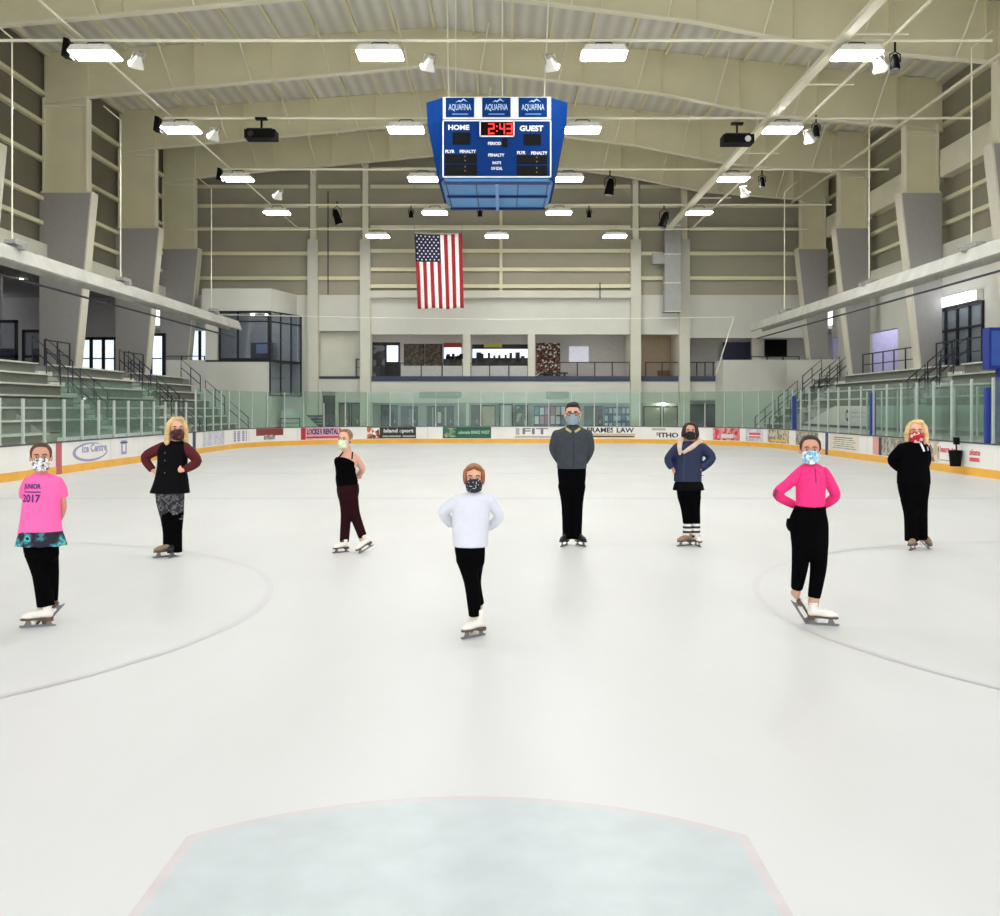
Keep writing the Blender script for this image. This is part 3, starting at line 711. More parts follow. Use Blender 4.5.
# concourse behind the columns
st(obj('wall_left', boxes((-26, -25.7, 10, 50.5, Z2, 7.6)), M['concourse']), 'grey concourse wall')
st(obj('ceiling', boxes((-30, -18.95, 4, YW, 7.6, 7.8)), mat('dark_grey_ceiling', (112, 110, 108), .8)), 'concourse ceiling')
w = cellwall(B(), 'y', 52.0, 52.3, (-26, -18.95), (Z2, 7.6), [(PX(78, 52), PX(127, 52), Z2, PZ(337, 52)), (PX(150, 52), PX(163, 52), Z2, PZ(333, 52))]); st(obj('wall_concourse', w, M['concourse']), 'grey wall closing the left concourse')
def gdoors(lab, x0, x1, y, z0, z1, n, bright):
    t = thing('glass_entrance', lab, 'door', (x0, y, z0)); w = x1-x0; h = z1-z0
    obj('entrance_frame', boxes(*([(0, w, -.05, .05, h-.15, h), (0, w, -.05, .05, .0, .12)] + [(w*k/n-.09, w*k/n+.09, -.05, .05, 0, h) for k in range(n+1)])), M['dark'], t)
    for k in range(n): obj('door_pane', boxes((w*k/n+.09, w*(k+1)/n-.09, -.01, .01, .12, h-.15)), M['sky'] if k in bright else M['dark'], t)
    obj('push_bar', boxes((.1, w-.1, -.09, -.05, 1.0, 1.06)), M['rail'], t)
    return t
gdoors('row of daylit glass doors at end of left concourse', PX(78, 52), PX(127, 52), 52.15, Z2, PZ(337, 52), 4, (0, 1, 2, 3))
gdoors('narrow daylit glass door between the left columns', PX(150, 52), PX(163, 52), 52.15, Z2, PZ(333, 52), 1, (0,))
gdoors('daylit glass doors beside the corner press box', PX(191, 59), PX(209, 59), 59, Z2, PZ(320, 59), 2, (0, 1))
# left: dark doorways in concourse further forward
t = thing('shop_front', 'dark framed shop front on the left concourse, at picture left edge', 'shop front', (-21.2, 41.0, Z2))
for k, (u, w_, h_) in enumerate(((-1.6, 1.2, 2.05), (-.3, 1.6, 2.05), (1.5, 1.8, 1.65))):
    obj('front_frame', boxes((u, u+.1, -.06, .06, 0, h_), (u+w_-.1, u+w_, -.06, .06, 0, h_), (u, u+w_, -.06, .06, h_-.12, h_), (u, u+w_, -.06, .06, .5, .6)), M['dark'], t)
    obj('front_pane', boxes((u+.1, u+w_-.1, -.01, .01, .1, h_-.12)), M['window'], t)
    obj('shop_clutter', boxes((u+.25, u+w_-.3, .3, .5, .0, .9)), mat('clutter_navy', (44, 48, 96), .6), t)
st(obj('wall_concourse', boxes((-25.6, -21.9, 43.6, 43.8, Z2, 7.6)), mat('concourse_wall_purple_grey', (150, 146, 152), .8)), 'grey concourse partition')
for i, (x, y) in enumerate(((-20.4, 48.5), (-21.5, 44.5), (-22, 37), (-22, 31))):
    t = thing('downlight', 'small round downlight in the left concourse ceiling', 'ceiling light', (x, y, 7.6), 'left concourse downlights')
    obj('downlight_lens', prism(B(), [(.12*math.cos(2*PI*i/14), .12*math.sin(2*PI*i/14)) for i in range(14)], 'z', -.05, -.01), M['downlamp'], t)
    obj('trim_ring', prism(B(), [(.17*math.cos(2*PI*i/14), .17*math.sin(2*PI*i/14)) for i in range(14)], 'z', -.012, 0), M['hwhite'], t)
# right lower wall with lit doorways
XRW = 18.4
def YR(px): return XRW/(px-VPX)*F
def ZR(py, y): return PZ(py, y)
ops = [(YR(898), YR(866.5), Z2, 5.6), (YR(838), YR(824), Z2, 5.75)]
w = cellwall(B(), 'x', XRW, XRW+.3, (10, YW-1.2), (Z2, 8.45), ops); st(obj('wall_right', w, M['white']), 'white lower right wall with doorways')
lilac = mat('lilac_lit_room', (206, 200, 232), .8)
st(obj('wall_alcove', boxes((XRW+.31, XRW+5, 33.0, 33.2, Z2, 6.4), (XRW+.31, XRW+5, 56.7, 56.9, Z2, 6.4), (XRW+5, XRW+5.2, 20, 56.9, Z2, 6.4)), lilac), 'lilac walls of rooms behind the right wall')
st(obj('ceiling', boxes((XRW+.31, XRW+5.2, 14, 56.9, 6.4, 6.6)), M['white']))
st(obj('wall_alcove', boxes((XRW+.31, XRW+5, 51.4, 51.6, Z2, 6.4), (XRW+.31, XRW+5, 44.6, 44.8, Z2, 6.4)), lilac))
for i, (y, z) in enumerate(((48.3, 6.4), (50.3, 6.4), (54.3, 6.4), (41, 6.4), (37, 6.4))):
    t = thing('downlight', 'small bright downlight in a room behind the right wall', 'ceiling light', (XRW+1.6, y, z), 'right room downlights')
    obj('downlight_lens', prism(B(), [(.22*math.cos(2*PI*i/14), .22*math.sin(2*PI*i/14)) for i in range(14)], 'z', -.05, -.01), mat('bright_downlight_lens', (255, 255, 255), .5, emit=(240, 244, 255), es=40.), t)
    obj('trim_ring', prism(B(), [(.28*math.cos(2*PI*i/14), .28*math.sin(2*PI*i/14)) for i in range(14)], 'z', -.012, 0), M['hwhite'], t)
# storefront and strip light on the right
t = thing('storefront', 'black mullioned storefront on the right wall under strip light', 'storefront', (XRW-.05, YR(984), Z2))
L_ = YR(936)-YR(984); H_ = 2.55
obj('storefront_frame', boxes(*([(-.05, .05, 0, L_, H_-.1, H_), (-.05, .05, 0, L_, H_*.62, H_*.62+.08), (-.05, .05, 0, L_, 0, .1)] + [(-.05, .05, L_*k/4-.05, L_*k/4+.05, 0, H_) for k in range(5)])), M['dark'], t)
for k in range(4): obj('storefront_pane', boxes((-.01, .01, L_*k/4+.05, L_*(k+1)/4-.05, .1, H_-.1)), M['window'], t)
t = thing('strip_lamp', 'long bright strip lamp above the black storefront', 'lamp', (XRW-.35, 38.3, 6.12))
L_ = 3.6
obj('lamp_tube', boxes((-.08, .08, 0, L_, -.12, .22)), M['striplight'], t); obj('lamp_back', boxes((.08, .34, 0, L_, -.14, .26)), M['hwhite'], t)

# press box, far left corner --------------------------------
st_pts = [(-16.1, 54.1), (-12.6, 54.1), (-11.5, YW-.05), (-16.1, YW-.05)]
t = thing('press_box', 'white corner press box with black framed glazing above left bleachers', 'press box', (-14, 55.5, 0))
def loc(pts): return [(x+14, y-55.5) for x, y in pts]
base = [(-16.1, 54.1), (-12.6, 54.1), (-12.55, 54.3), (-12.55, YW-.05), (-16.1, YW-.05)]
obj('base_wall', prism(B(), loc(base), 'z', 0, 4.35), M['white'], t)
obj('fascia', prism(B(), loc([(-16.25, 53.95), (-12.5, 53.95), (-11.75, YW-.05), (-16.25, YW-.05)]), 'z', 7.1, 8.3), M['white'], t)
obj('floor_slab', prism(B(), loc(st_pts), 'z', 4.35, 4.45), M['dark'], t)
obj('side_wall', boxes((-2.1, -1.45, -1.4, -1.25, 4.45, 7.1)), M['white'], t)
obj('back_wall', boxes((-2.1, 2.4, 1.1, 1.2, 4.45, 7.1)), mat('press_box_interior', (178, 180, 190), .8), t)
F0 = -12.6+14
fx = [PX(220, 54.1)+14, PX(238, 54.1)+14, F0]
obj('front_frame', boxes(*([(fx[0], F0, -1.45, -1.35, 7.0, 7.1), (fx[0], F0, -1.45, -1.35, 4.45, 4.55), (fx[0], F0, -1.43, -1.37, 6.5, 6.57)] + [(x-.05, x+.05, -1.45, -1.35, 4.45, 7.1) for x in fx[:2]] + [(F0-.12, F0+.06, -1.48, -1.3, 4.45, 8.0)])), M['dark'], t)
obj('front_glass', boxes((fx[0], F0, -1.41, -1.39, 4.5, 7.05)), M['window'], t)
bm = B(); n = 3
for k in range(n+1):
    u = k/n; x = F0+(1.1)*u; y = -1.4+2.85*u
    box(bm, x-.04, x+.04, y-.04, y+.04, 2.5, 7.1)
for z in (2.5, 4.4, 6.5, 7.04): prism(bm, [(F0-.03, -1.4), (F0+.03, -1.42), (F0+1.13, 1.43), (F0+1.07, 1.45)], 'z', z, z+.07)
obj('side_frame', bm, M['dark'], t)
obj('side_glass', prism(B(), [(F0-.01, -1.38), (F0+.01, -1.4), (F0+1.11, 1.43), (F0+1.09, 1.45)], 'z', 2.55, 7.05), M['window'], t)
for x in (.1, .9):
    o = obj('downlight_lens', boxes((x, x+.16, -.4, -.25, 6.95, 7.0)), M['downlamp'], t)
obj('inner_desk', boxes((fx[1]+.3, F0-.2, .2, .9, 4.45, 5.5)), M['navy'], t); obj('inner_screen', boxes((fx[1]+.6, F0-.5, .15, .2, 4.9, 5.4)), mat('screen_blue', (150, 170, 220), .4), t)
t = thing('stair_flight', 'pale stair with slanted side wall under press box glazing', 'stairs', (-11.6, 55.6, 0))
obj('stair_side', prism(B(), [(-.7, 0), (2.2, 0), (.4, 1.7), (-.7, 1.7)], 'y', -.1, .0), mat('pale_green_wall', (190, 204, 190), .7), t)
obj('stair_rail', boxes((-.75, .3, -.16, -.12, 1.25, 1.3), (-.75, .3, -.16, -.12, 1.0, 1.04), (-.75, -.7, -.16, -.12, .6, 1.3), (.3, .35, -.16, -.12, .6, 1.3)), M['rail'], t)
obj('stair_steps', boxes(*[(-.6+.27*k, 2.1, .02, 1.0, 1.5-.17*(k+1), 1.5-.17*k-.04) for k in range(8)]), M['navy'], t)
# parapets beside the corners
st(obj('parapet', boxes((-18.9, -16.12, 54.2, 54.4, 0, 4.45)), M['white']), 'white parapet left of the press box')
railing('dark railing on the parapet left of the press box', -18.8, -16.3, 54.6, Z2+1.06, .25, 2, 'parapet railings', 0)
st(obj('parapet', prism(B(), [(12.1, 55.0), (15.6, 55.0), (18.2, 54.2), (18.2, 54.4), (15.65, 55.2), (12.3, 55.2), (12.3, YW-.01), (12.1, YW-.01)], 'z', 0, 4.5), M['white']), 'white parapet of the right corner balcony')
railing('dark railing on the white right corner balcony', PX(752, 55.1), PX(800, 55.1), 55.3, 4.3, .42, 3, 'parapet railings', 0)
o = obj('wall_screen', boxes((PX(765, 60), PX(787, 60), 60, 60.15, PZ(357, 60), PZ(339.5, 60))), M['black']); tag(o, 'black wall screen on the right corner balcony', 'screen')
st(obj('wall_balcony', boxes((PX(752, 60.2), 18.4, 60.2, 60.4, Z2, 6.4)), M['white']))
o = obj('double_door', boxes((PX(723, 60.9), PX(750, 60.9), 60.9, 61.0, Z2, PZ(342, 60.9)), (PX(736, 60.9)-.03, PX(736, 60.9)+.03, 60.86, 60.9, Z2, PZ(342, 60.9))), mat('dark_navy_door', (30, 30, 66), .5)); tag(o, 'dark navy double door behind the right corner balcony', 'door')

# bleachers -------------------------------------------------
RISE, RUN, NR = .40, .46, 8
XB0 = 13.3
bench_pat = {}
def benchmat(k, side):
    return M['bench']
def bleacher(side, y0, y1, rows, lab, base0=True):
    t = thing('bleachers', lab, 'bleachers', (side*XB0, (y0+y1)/2, 0))
    L = (y1-y0)/2
    def bx(u0, u1, v0, v1, z0, z1): return (min(side*u0, side*u1), max(side*u0, side*u1), v0, v1, z0, z1)
    for k in rows:
        u0 = k*RUN; z = .28+k*RISE
        obj('step_deck', boxes(bx(u0, u0+RUN, -L, L, z-.06, z), bx(u0+RUN-.03, u0+RUN, -L, L, z, z+RISE-.12)), M['deck'], t)
        o = obj('bench_seat', boxes(bx(u0+.19, u0+.44, -L, L, z+.33, z+.38)), M['bench'], t)
        obj('seat_support', boxes(bx(u0+.33, u0+.37, -L, L, z, z+.33)), M['under'], t)
    k = rows[0]; 
    obj('front_skirt', boxes(bx(k*RUN, k*RUN+.03, -L, L, 0 if k == 0 else .28+k*RISE-.5, .28+k*RISE)), M['deck'], t)
    obj('end_panel', prism(B(), [(side*rows[0]*RUN, 0), (side*(rows[-1]+1)*RUN, 0), (side*(rows[-1]+1)*RUN, .28+(rows[-1])*RISE), (side*rows[0]*RUN, .28+rows[0]*RISE)], 'y', -L+.001, -L+.05), M['deck'], t)
    return t
bleacher(-1, 14, 30.8, range(8), 'left bleachers of pale planks, nearest section')
bleacher(-1, 30.81, 36.0, range(2, 8), 'left bleachers of pale planks, section behind the penalty box before the aisle')
bleacher(-1, 37.2, 41.0, range(2, 8), 'left bleachers of pale planks, section behind the penalty box after the aisle')
bleacher(-1, 41.01, 44.2, range(8), 'left bleachers of pale planks, narrow section before the farther aisle')
bleacher(-1, 45.4, 52.6, range(8), 'left bleachers of pale planks, far section beneath the press box')
bleacher(1, 14, 36.5, range(4, 8), 'right bleachers above white bench wall, nearer section')
bleacher(1, 37.7, 49.2, range(4, 8), 'right bleachers above white bench wall, farther section')
bleacher(1, 50.5, 53.4, range(8), 'short full height right bleachers at far corner')
# aisle stairs between sections
def aisle(side, y0, y1, k0, lab, grp):
    t = thing('aisle_stairs', lab, 'stairs', (side*XB0, (y0+y1)/2, 0), grp); L = (y1-y0)/2-.02
    for j in range(k0*2, 16):
        u0 = j*RUN/2; z = .28+j*RISE/2-.1
        obj('stair_tread', boxes((min(side*u0, side*(u0+RUN/2)), max(side*u0, side*(u0+RUN/2)), -L, L, z-.16, z)), M['bench' if j % 2 else 'deck'], t)
def handrail(side, y, j0, j1, lab, grp, n=2):
    """pipe rail climbing with the rows from row j0 to j1"""
    p = lambda k, h: (side*(k*RUN), 0, .28+k*RISE+h)
    t = thing('handrail', lab, 'handrail', (side*XB0, y, 0), grp)
    obj('hand_pipe', tube(B(), [p(j0, .0), p(j0, .95), p(j1, .95), p(j1, .0)], .03, 6), M['rail'], t)
    obj('mid_pipe', tube(B(), [p(j0, .5), p(j1, .5)], .025, 6), M['rail'], t)
    for k in range(1, n): 
        kk = j0+(j1-j0)*k/n; obj('rail_post', tube(B(), [p(kk, 0), p(kk, .95)], .025, 6), M['rail'], t)
aisle(-1, 36.0, 37.2, 2, 'aisle stairs climbing the left bleachers, nearer ones', 'left aisle stairs')
aisle(-1, 44.2, 45.4, 0, 'aisle stairs climbing the left bleachers, farther ones', 'left aisle stairs')
aisle(1, 36.5, 37.7, 4, 'aisle stairs climbing the right bleachers, nearer ones', 'right aisle stairs')
aisle(1, 49.2, 50.5, 4, 'aisle stairs climbing the right bleachers, farther ones', 'right aisle stairs')
for side, ys in ((-1, (36.08, 37.12, 44.28, 45.32, 52.75)), (1, (36.58, 37.62, 49.28, 50.42))):
    nm = 'left' if side < 0 else 'right'
    k0 = 0.2 if side < 0 else 4.2
    for y in ys:
        if y > 49.5 or (side < 0 and y > 40): handrail(side, y, .3, 2.6, 'dark pipe handrail low on the %s bleachers' % nm, nm+' lower handrails')
        if side < 0 or y > 49.5: handrail(side, y, 3.0, 5.2, 'dark pipe handrail midway up the %s bleachers' % nm, nm+' middle handrails')
        if side > 0 and y <49.5: handrail(side, y, 4.2, 5.6, 'dark pipe handrail above the white bench wall on the right', nm+' bench wall handrails')
        handrail(side, y, 5.8, 8.0, 'dark pipe handrail at the top of the %s bleachers' % nm, nm+' upper handrails')
handrail(1, 53.3, .3, 2.6, 'dark pipe handrail low at the far end of the right bleachers', 'right end handrails')
handrail(1, 53.3, 3.0, 5.2, 'dark pipe handrail midway at the far end of the right bleachers', 'right end handrails')
handrail(1, 53.3, 5.8, 8.0, 'dark pipe handrail at the top far end of the right bleachers', 'right end handrails')
# back railings on the concourse edge
def yrail(x, y0, y1, lab, grp, h=1.05):
    t = thing('railing', lab, 'railing', (x, y0, Z2), grp); L = y1-y0
    obj('top_rail', boxes((-.025, .025, 0, L, h-.05, h)), M['rail'], t); obj('mid_rail', boxes((-.02, .02, 0, L, h*.5-.02, h*.5+.02)), M['rail'], t)
    n = max(1, round(L/1.3))
    for k in range(n+1): obj('railing_post', boxes((-.025, .025, L*k/n-.02, L*k/n+.02, 0, h)), M['rail'], t)
yrail(-17.42, 46.0, 48.4, 'short dark railing behind the left bleachers between columns', 'left concourse railings')
yrail(-17.42, 38.0, 40.2, 'dark railing behind the left bleachers beside the nearer grey column', 'left concourse railings')
yrail(17.42, 42.0, 48.4, 'dark railing in front of the lit doorway on the right', 'right concourse railings')
yrail(17.42, 34.6, 40.2, 'dark railing in front of the storefront on the right', 'right concourse railings')
# white wall behind the players' bench, right
xw = 15.0
st(obj('bench_wall', prism(B(), [(12, 0), (50.3, 0), (50.3, 1.0), (45.2, 1.93), (12, 1.93)], 'x', xw, xw+.12), M['white']), 'white wall behind the players bench')
st(obj('trim_4', boxes((xw-.05, xw, 12, 50.3, .98, 1.08)), M['navy']), 'dark blue stripe on the bench wall')
t = thing('wall_poster', 'pale poster with dark emblem on white bench wall', 'poster', (xw-.02, 40.9, 1.2))
obj('poster_sheet', boxes((-.02, .0, 0, 3.2, 0, .62)), mat('poster_pale', (206, 208, 204), .6), t)
obj('emblem', prism(B(), [(2.55+.2*math.cos(2*PI*i/12), .32+.26*math.sin(2*PI*i/12)) for i in range(12)], 'x', -.03, -.021), ADBLK, t)
obj('emblem_core', prism(B(), [(2.55+.09*math.cos(2*PI*i/12), .32+.13*math.sin(2*PI*i/12)) for i in range(12)], 'x', -.036, -.031), M['signwhite'], t)
obj('poster_rule', boxes((-.03, -.021, .3, 2.1, .42, .48), (-.03, -.021, .3, 2.1, .24, .28)), GREYAD, t)
t = thing('team_bench', 'dark blue players bench behind the right boards', 'bench', (14.1, 36, 0))
obj('bench_seat', boxes((-.18, .18, -9, 9, .42, .48)), M['navy'], t)
for k in range(7): obj('bench_leg', boxes((-.12, .12, -8.8+2.9*k, -8.72+2.9*k, 0, .42)), M['rail'], t)
# partitions of glass at the bench
for k, y in enumerate((33.0, 29.4, 26.2)):
    o = obj('glass_pane', boxes((12.9, 15.1, y, y+.02, .9, 2.6)), M['glass']); o.parent = screen('div%d' % k, 'glass divider crossing the players bench on the right, %s' % ('farthest', 'middle', 'nearest')[k])
for k in range(11):
    y = 24.5+1.55*k
    o = obj('glass_post', boxes((14.55, 14.61, y, y+.06, 0, 2.5)), M['alu']); o.parent = screen('bench', 'green tinted glass screen with pale posts behind the players bench')
    if k < 10:
        o = obj('glass_pane', boxes((14.57, 14.59, y+.07, y+1.53, .95, 2.5)), M['glass_tall']); o.parent = screen('bench', '')
# blue control box, right edge
t = thing('control_cabinet', 'royal blue cabinet on a post at right picture edge', 'cabinet', (14.35, 29.0, 0))
obj('cabinet_body', boxes((-.35, .35, -.2, .2, 2.95, 4.15)), M['blue'], t); obj('cabinet_door', boxes((-.28, .28, -.22, -.2, 3.05, 4.05)), mat('cabinet_lighter_blue', (60, 92, 176), .5), t); obj('pole', boxes((-.05, .05, -.05, .05, 0, 2.95)), M['blue'], t)

# ------------------------------------------------------------------ lamps and rigging
ROWS = [(27.0, 11.35), (34.2, 11.35), (41.5, 11.35), (48.7, 11.35)]
LX = [(-11.0, 'left'), (-3.32, 'inner left'), (2.72, 'inner right'), (9.55, 'right')]
RN = ['nearest', 'second', 'third', 'fourth']
def high_bay(x, y, z, label, grp, lm='lamp'):
    t = thing('ceiling_light', label, 'ceiling light', (x, y, z), grp)
    obj('housing', prism(B(), [(-.62, 0), (.62, 0), (.50, .16), (-.50, .16)], 'y', -.40, .40), M['hwhite'], t)
    obj('diffuser', boxes((-.58, .58, -.36, .36, -.035, -.002)), M[lm], t)
    obj('hanger', tube(B(), [(-.35, 0, .15), (-.2, 0, .34), (.2, 0, .34), (.35, 0, .15)], .018, 6), M['rail'], t)
    return t
for (d, z), rn in zip(ROWS, RN):
    for x, xn in LX:
        high_bay(x, d, z, 'bright rectangular ceiling light, %s in the %s row' % ({'left': 'leftmost', 'inner left': 'second from left', 'inner right': 'second from right', 'right': 'rightmost'}[xn], rn), 'ceiling lights over the rink')
for d, rn in ((19.8, ''), (12.6, '')):  # out-of-view rows continuing the grid, added to brighten the near ice
    for x, xn in LX: high_bay(x, d, 11.35, 'bright unseen rectangular ceiling light over the near end of the rink', 'ceiling lights over the near end')
for x, nm in ((-7.0, 'left'), (-.35, 'middle'), (6.25, 'right')):
    high_bay(x*.941, 52.6, 10.88, 'bright ceiling light by the end wall, %s of three' % nm, 'ceiling lights over the rink', 'lamp_dim')
for (d, z), rn in zip(ROWS, RN):
    o = obj('lighting_pipe', tube(B(), [(-16.8, d, z+.40), (13.2, d, z+.40)] if d < 30 else [(-11.6, d, z+.40), (16.0, d, z+.40)], .045, 8), M['steel_light'])
    tag(o, 'long thin pipe carrying the %s row of ceiling lights' % rn, 'pipe')
o = obj('lighting_pipe', tube(B(), [(-16.6, 52.6, 11.26), (16, 52.6, 11.26)], .04, 8), M['steel_light']); tag(o, 'long thin pipe carrying the lights by the end wall', 'pipe')
# long cable tray on the right
t = thing('cable_tray', 'long cream cable tray running lengthwise over right ceiling lights', 'cable tray', (9.7, 30, 11.62))
obj('tray_beam', boxes((-.75, -.48, -24, 25, 0, .14)), M['steel_light'], t)
obj('tray_rail', tube(B(), [(.62, -24, .05), (.62, 25, .05)], .05, 6), M['steel_light'], t)
for k in range(12): obj('tray_rung', tube(B(), [(-.6, -20+4.1*k, .08), (1.0, -20+4.1*k, .08)], .03, 6), M['steel_light'], t)
o = obj('conduit_line', tube(B(), [(-11.4, 12, 11.85), (-11.4, 56, 11.85)], .035, 6), M['steel_light']); tag(o, 'thin cream conduit running lengthwise over left ceiling lights', 'conduit')
o = obj('conduit_line', tube(B(), [(16.15, 12, 13.35), (16.15, 56, 13.35)], .06, 6), M['steel_light']); tag(o, 'cream pipe running lengthwise past the right column tops', 'pipe')
# horn speakers
def horn(x, y, z, yaw, label, grp):
    t = thing('horn_speaker', label, 'speaker', (x, y, z), grp, yaw)
    obj('horn', loft(B(), [(0, 0, 0, .26, .20), (0, 0, .05, .25, .19), (.0, .0, .30, .12, .10), (0, 0, .42, .09, .08)], 16, 4), M['hwhite'], t).rotation_euler = (0, 0, 0)
    t.rotation_euler = (math.radians(52), 0, yaw); t.scale = (.8, .8, .8)
    obj('driver', loft(B(), [(0, 0, .42, .07, .07), (0, 0, .56, .07, .07)], 12), M['duct'], t)
    obj('bracket', tube(B(), [(-.2, 0, .1), (-.2, .1, .5), (.2, .1, .5), (.2, 0, .1)], .02, 6), M['duct'], t)
horn(-9.95, 27.1, 11.1, .7, 'white horn speaker beside the leftmost light of nearest row', 'horn speakers')
horn(-9.95, 34.3, 11.1, .7, 'white horn speaker beside the leftmost light of second row', 'horn speakers')
horn(-9.40, 41.6, 10.6, .7, 'white horn speaker beside the leftmost light of third row', 'horn speakers')
horn(10.25, 27.1, 11.0, -.7, 'white horn speaker beside the rightmost light of nearest row', 'horn speakers')
horn(10.55, 34.3, 11.0, -.7, 'white horn speaker beside the rightmost light of second row', 'horn speakers')
horn(10.1, 41.6, 10.7, -.7, 'white horn speaker beside the rightmost light of third row', 'horn speakers')
horn(-2.1, 27.6, 11.2, .5, 'white horn speaker above the left side of the scoreboard', 'horn speakers')
horn(1.38, 27.6, 11.2, -.5, 'white horn speaker above the right side of the scoreboard', 'horn speakers')
# black brackets at light ends
for x, y, nm in ((-11.75, 27, 'nearest'), (-11.8, 34.2, 'second'), (-11.75, 41.5, 'third')):
    o = obj('side_camera', prism(B(), [(x-.12, 11.3), (x+.12, 11.25), (x+.08, 11.75), (x-.06, 11.8)], 'y', y-.15, y+.15), M['black']); tag(o, 'small black box at the end of leftmost light in %s row' % nm, 'camera', 'black boxes by the left lights')
# spot lights
def spot(px, py, d, label, size=.16, L=.5, tilt=.3, top=None, grp='black spotlights'):
    x, z = PX(px, d), PZ(py, d)
    t = thing('spotlight', label, 'spotlight', (x, d, z), grp)
    r = Matrix.Rotation(tilt, 4, 'Y')
    bm = loft(B(), [(0, 0, -L/2, size, size), (0, 0, -L/2+.05, size, size), (0, 0, L*.25, size*.8, size*.8), (0, 0, L/2, size*.5, size*.5)], 14); bm.transform(r); obj('lamp_body', bm, M['black'], t)
    bm = loft(B(), [(0, 0, -L/2-.02, size*.85, size*.85), (0, 0, -L/2, size*.85, size*.85)], 14); bm.transform(r); obj('lens', bm, M['duct'], t)
    obj('yoke', tube(B(), [(-size*1.1, 0, 0), (-size*1.1, 0, L*.5), (0, 0, L*.7), (size*1.1, 0, L*.5), (size*1.1, 0, 0)], .02, 6), M['black'], t)
    obj('stem', tube(B(), [(0, 0, L*.7), (0, 0, L*.7+.25)], .03, 6), M['black'], t)
spot(610, 187, 46, 'large black spotlight hanging right of the scoreboard', .22, .75, .15)
spot(337, 217, 52, 'black spotlight left of the flag beside a pale pilaster', .2, .8, -.3)
spot(411, 214, 52, 'small black spotlight just above the flag', .12, .4, 0)
spot(480, 213, 52, 'small black spotlight below the scoreboard', .12, .4, 0)
spot(589, 214, 52, 'small black spotlight right of the bottom of scoreboard', .12, .4, 0)
spot(664, 220, 50, 'black spotlight at the right between two pilasters', .2, .8, .3)
spot(895, 62, 27, 'black spotlight at the right end of the nearest light row', .13, .4, .0)
spot(816, 131, 34.2, 'black spotlight at the right end of the second light row', .13, .42, .0)
spot(762, 182, 41.5, 'black spotlight at the right end of the third light row', .13, .42, .0)
# projectors
for px, py, d, lab, sx in ((261.5, 136, 34.2, 'black ceiling projector box on the left side', -1), (737, 141, 34.2, 'black ceiling projector with white lens on the right side', 1)):
    t = thing('projector', lab, 'projector', (PX(px, d), d, PZ(py, d)), 'black ceiling projectors')
    obj('projector_body', boxes((-.52, .52, -.3, .3, -.13, .16)), M['black'], t); obj('projector_lid', boxes((-.45, .40, -.25, .25, .16, .21)), mat('charcoal_plastic', (48, 46, 46), .5), t)
    obj('projector_lens', prism(B(), [(.3*sx+.10*math.cos(2*PI*i/14), .0+.10*math.sin(2*PI*i/14)) for i in range(14)], 'y', -.34, -.3), M['signwhite'] if sx > 0 else M['dark'], t)
    obj('ceiling_mount', tube(B(), [(0, 0, .2), (0, 0, .62)], .035, 8), M['black'], t); obj('mount_plate', boxes((-.2, .2, -.1, .1, .55, .62)), M['black'], t)
# reflector tube heaters
def heater(side, X, y0, y1, z, lab, hang):
    t = thing('tube_heater', lab, 'heater', (X, 0, z))
    obj('reflector', prism(B(), [(-.34, -.20), (-.30, -.24), (-.14, .14), (.14, .14), (.30, -.24), (.34, -.20), (.18, .22), (-.18, .22)], 'y', y0, y1), M['tube'], t)
    obj('heat_pipe', tube(B(), [(0, y0, -.08), (0, y1, -.08)], .07, 10), M['tube'], t)
    obj('gas_line', tube(B(), [(-side*.1, y0, -.62), (-side*.1, y1-.5, -.62)], .035, 6), M['rail'], t)
    k = y0+1
    while k < y1: obj('joint_band', boxes((-.19, .19, k, k+.05, .2, .235)), M['duct'], t); k += 3.1
    for y in hang:
        obj('hanger_rod', tube(B(), [(0, y, .25), (0, y, 6.0), (side*.6, y, 6.5)], .025, 6), M['steel_light'], t)
        obj('hanger_bracket', boxes((-.35, .35, y-.1, y+.1, .18, .30), (-.05, .25, y-.35, y+.35, .3, .42)), M['duct'], t)
heater(-1, -13.5, 12, 50.4, 6.0, 'long galvanised tube heater hanging over the left bleachers', (20, 27.5, 35.3, 46.3))
heater(1, 13.4, 12, 52.8, 6.12, 'long galvanised tube heater hanging over the right bleachers', (20, 28.6, 36.6, 47.6))
for px, d, side in ((158, 46, 'left'), (211, 50, 'left')):
    pass
# end netting cables
t = thing('net_cable', 'thin white cable frame of the safety net above the end glass', 'cable')
def P(px, py, d): return (PX(px, d), d, PZ(py, d))
obj('top_cable', tube(B(), [P(214, 314.5, 53.2), P(360, 317.5, 53.2), P(500, 319.5, 53.2), P(640, 318.5, 53.2), P(734, 317, 53.2)], .025, 6), M['hwhite'], t)
obj('side_cable', tube(B(), [P(734, 317, 53.2), P(716, 374, 53.2)], .03, 6), M['hwhite'], t)
# air duct at right
t = thing('air_duct', 'grey air duct dropping down the end wall right of centre', 'duct', (PX(672, 56), 56, 0))
obj('duct_drop', boxes((-.45, .45, -.3, .3, 7.2, 12.6)), M['duct'], t); obj('duct_joint', boxes(*[(-.48, .48, -.33, .33, z, z+.06) for z in (7.2, 8.8, 10.4, 12.0)]), M['alu'], t)
obj('duct_outlet', boxes((-1.1, -.45, -.25, .25, 9.9, 10.5)), M['duct'], t)
# thin droppers
for px, d, z0, z1, lab in ((328, 56, 8.2, 14, 'thin dark conduit hanging down the end wall left of the flag'), (600, 56.2, 8.0, 8.9, 'short conduit under pale ledge of the end wall')):
    o = obj('conduit_drop', tube(B(), [(PX(px, d), d, z0), (PX(px, d), d, z1)], .03, 6), M['rail']); tag(o, lab, 'conduit')

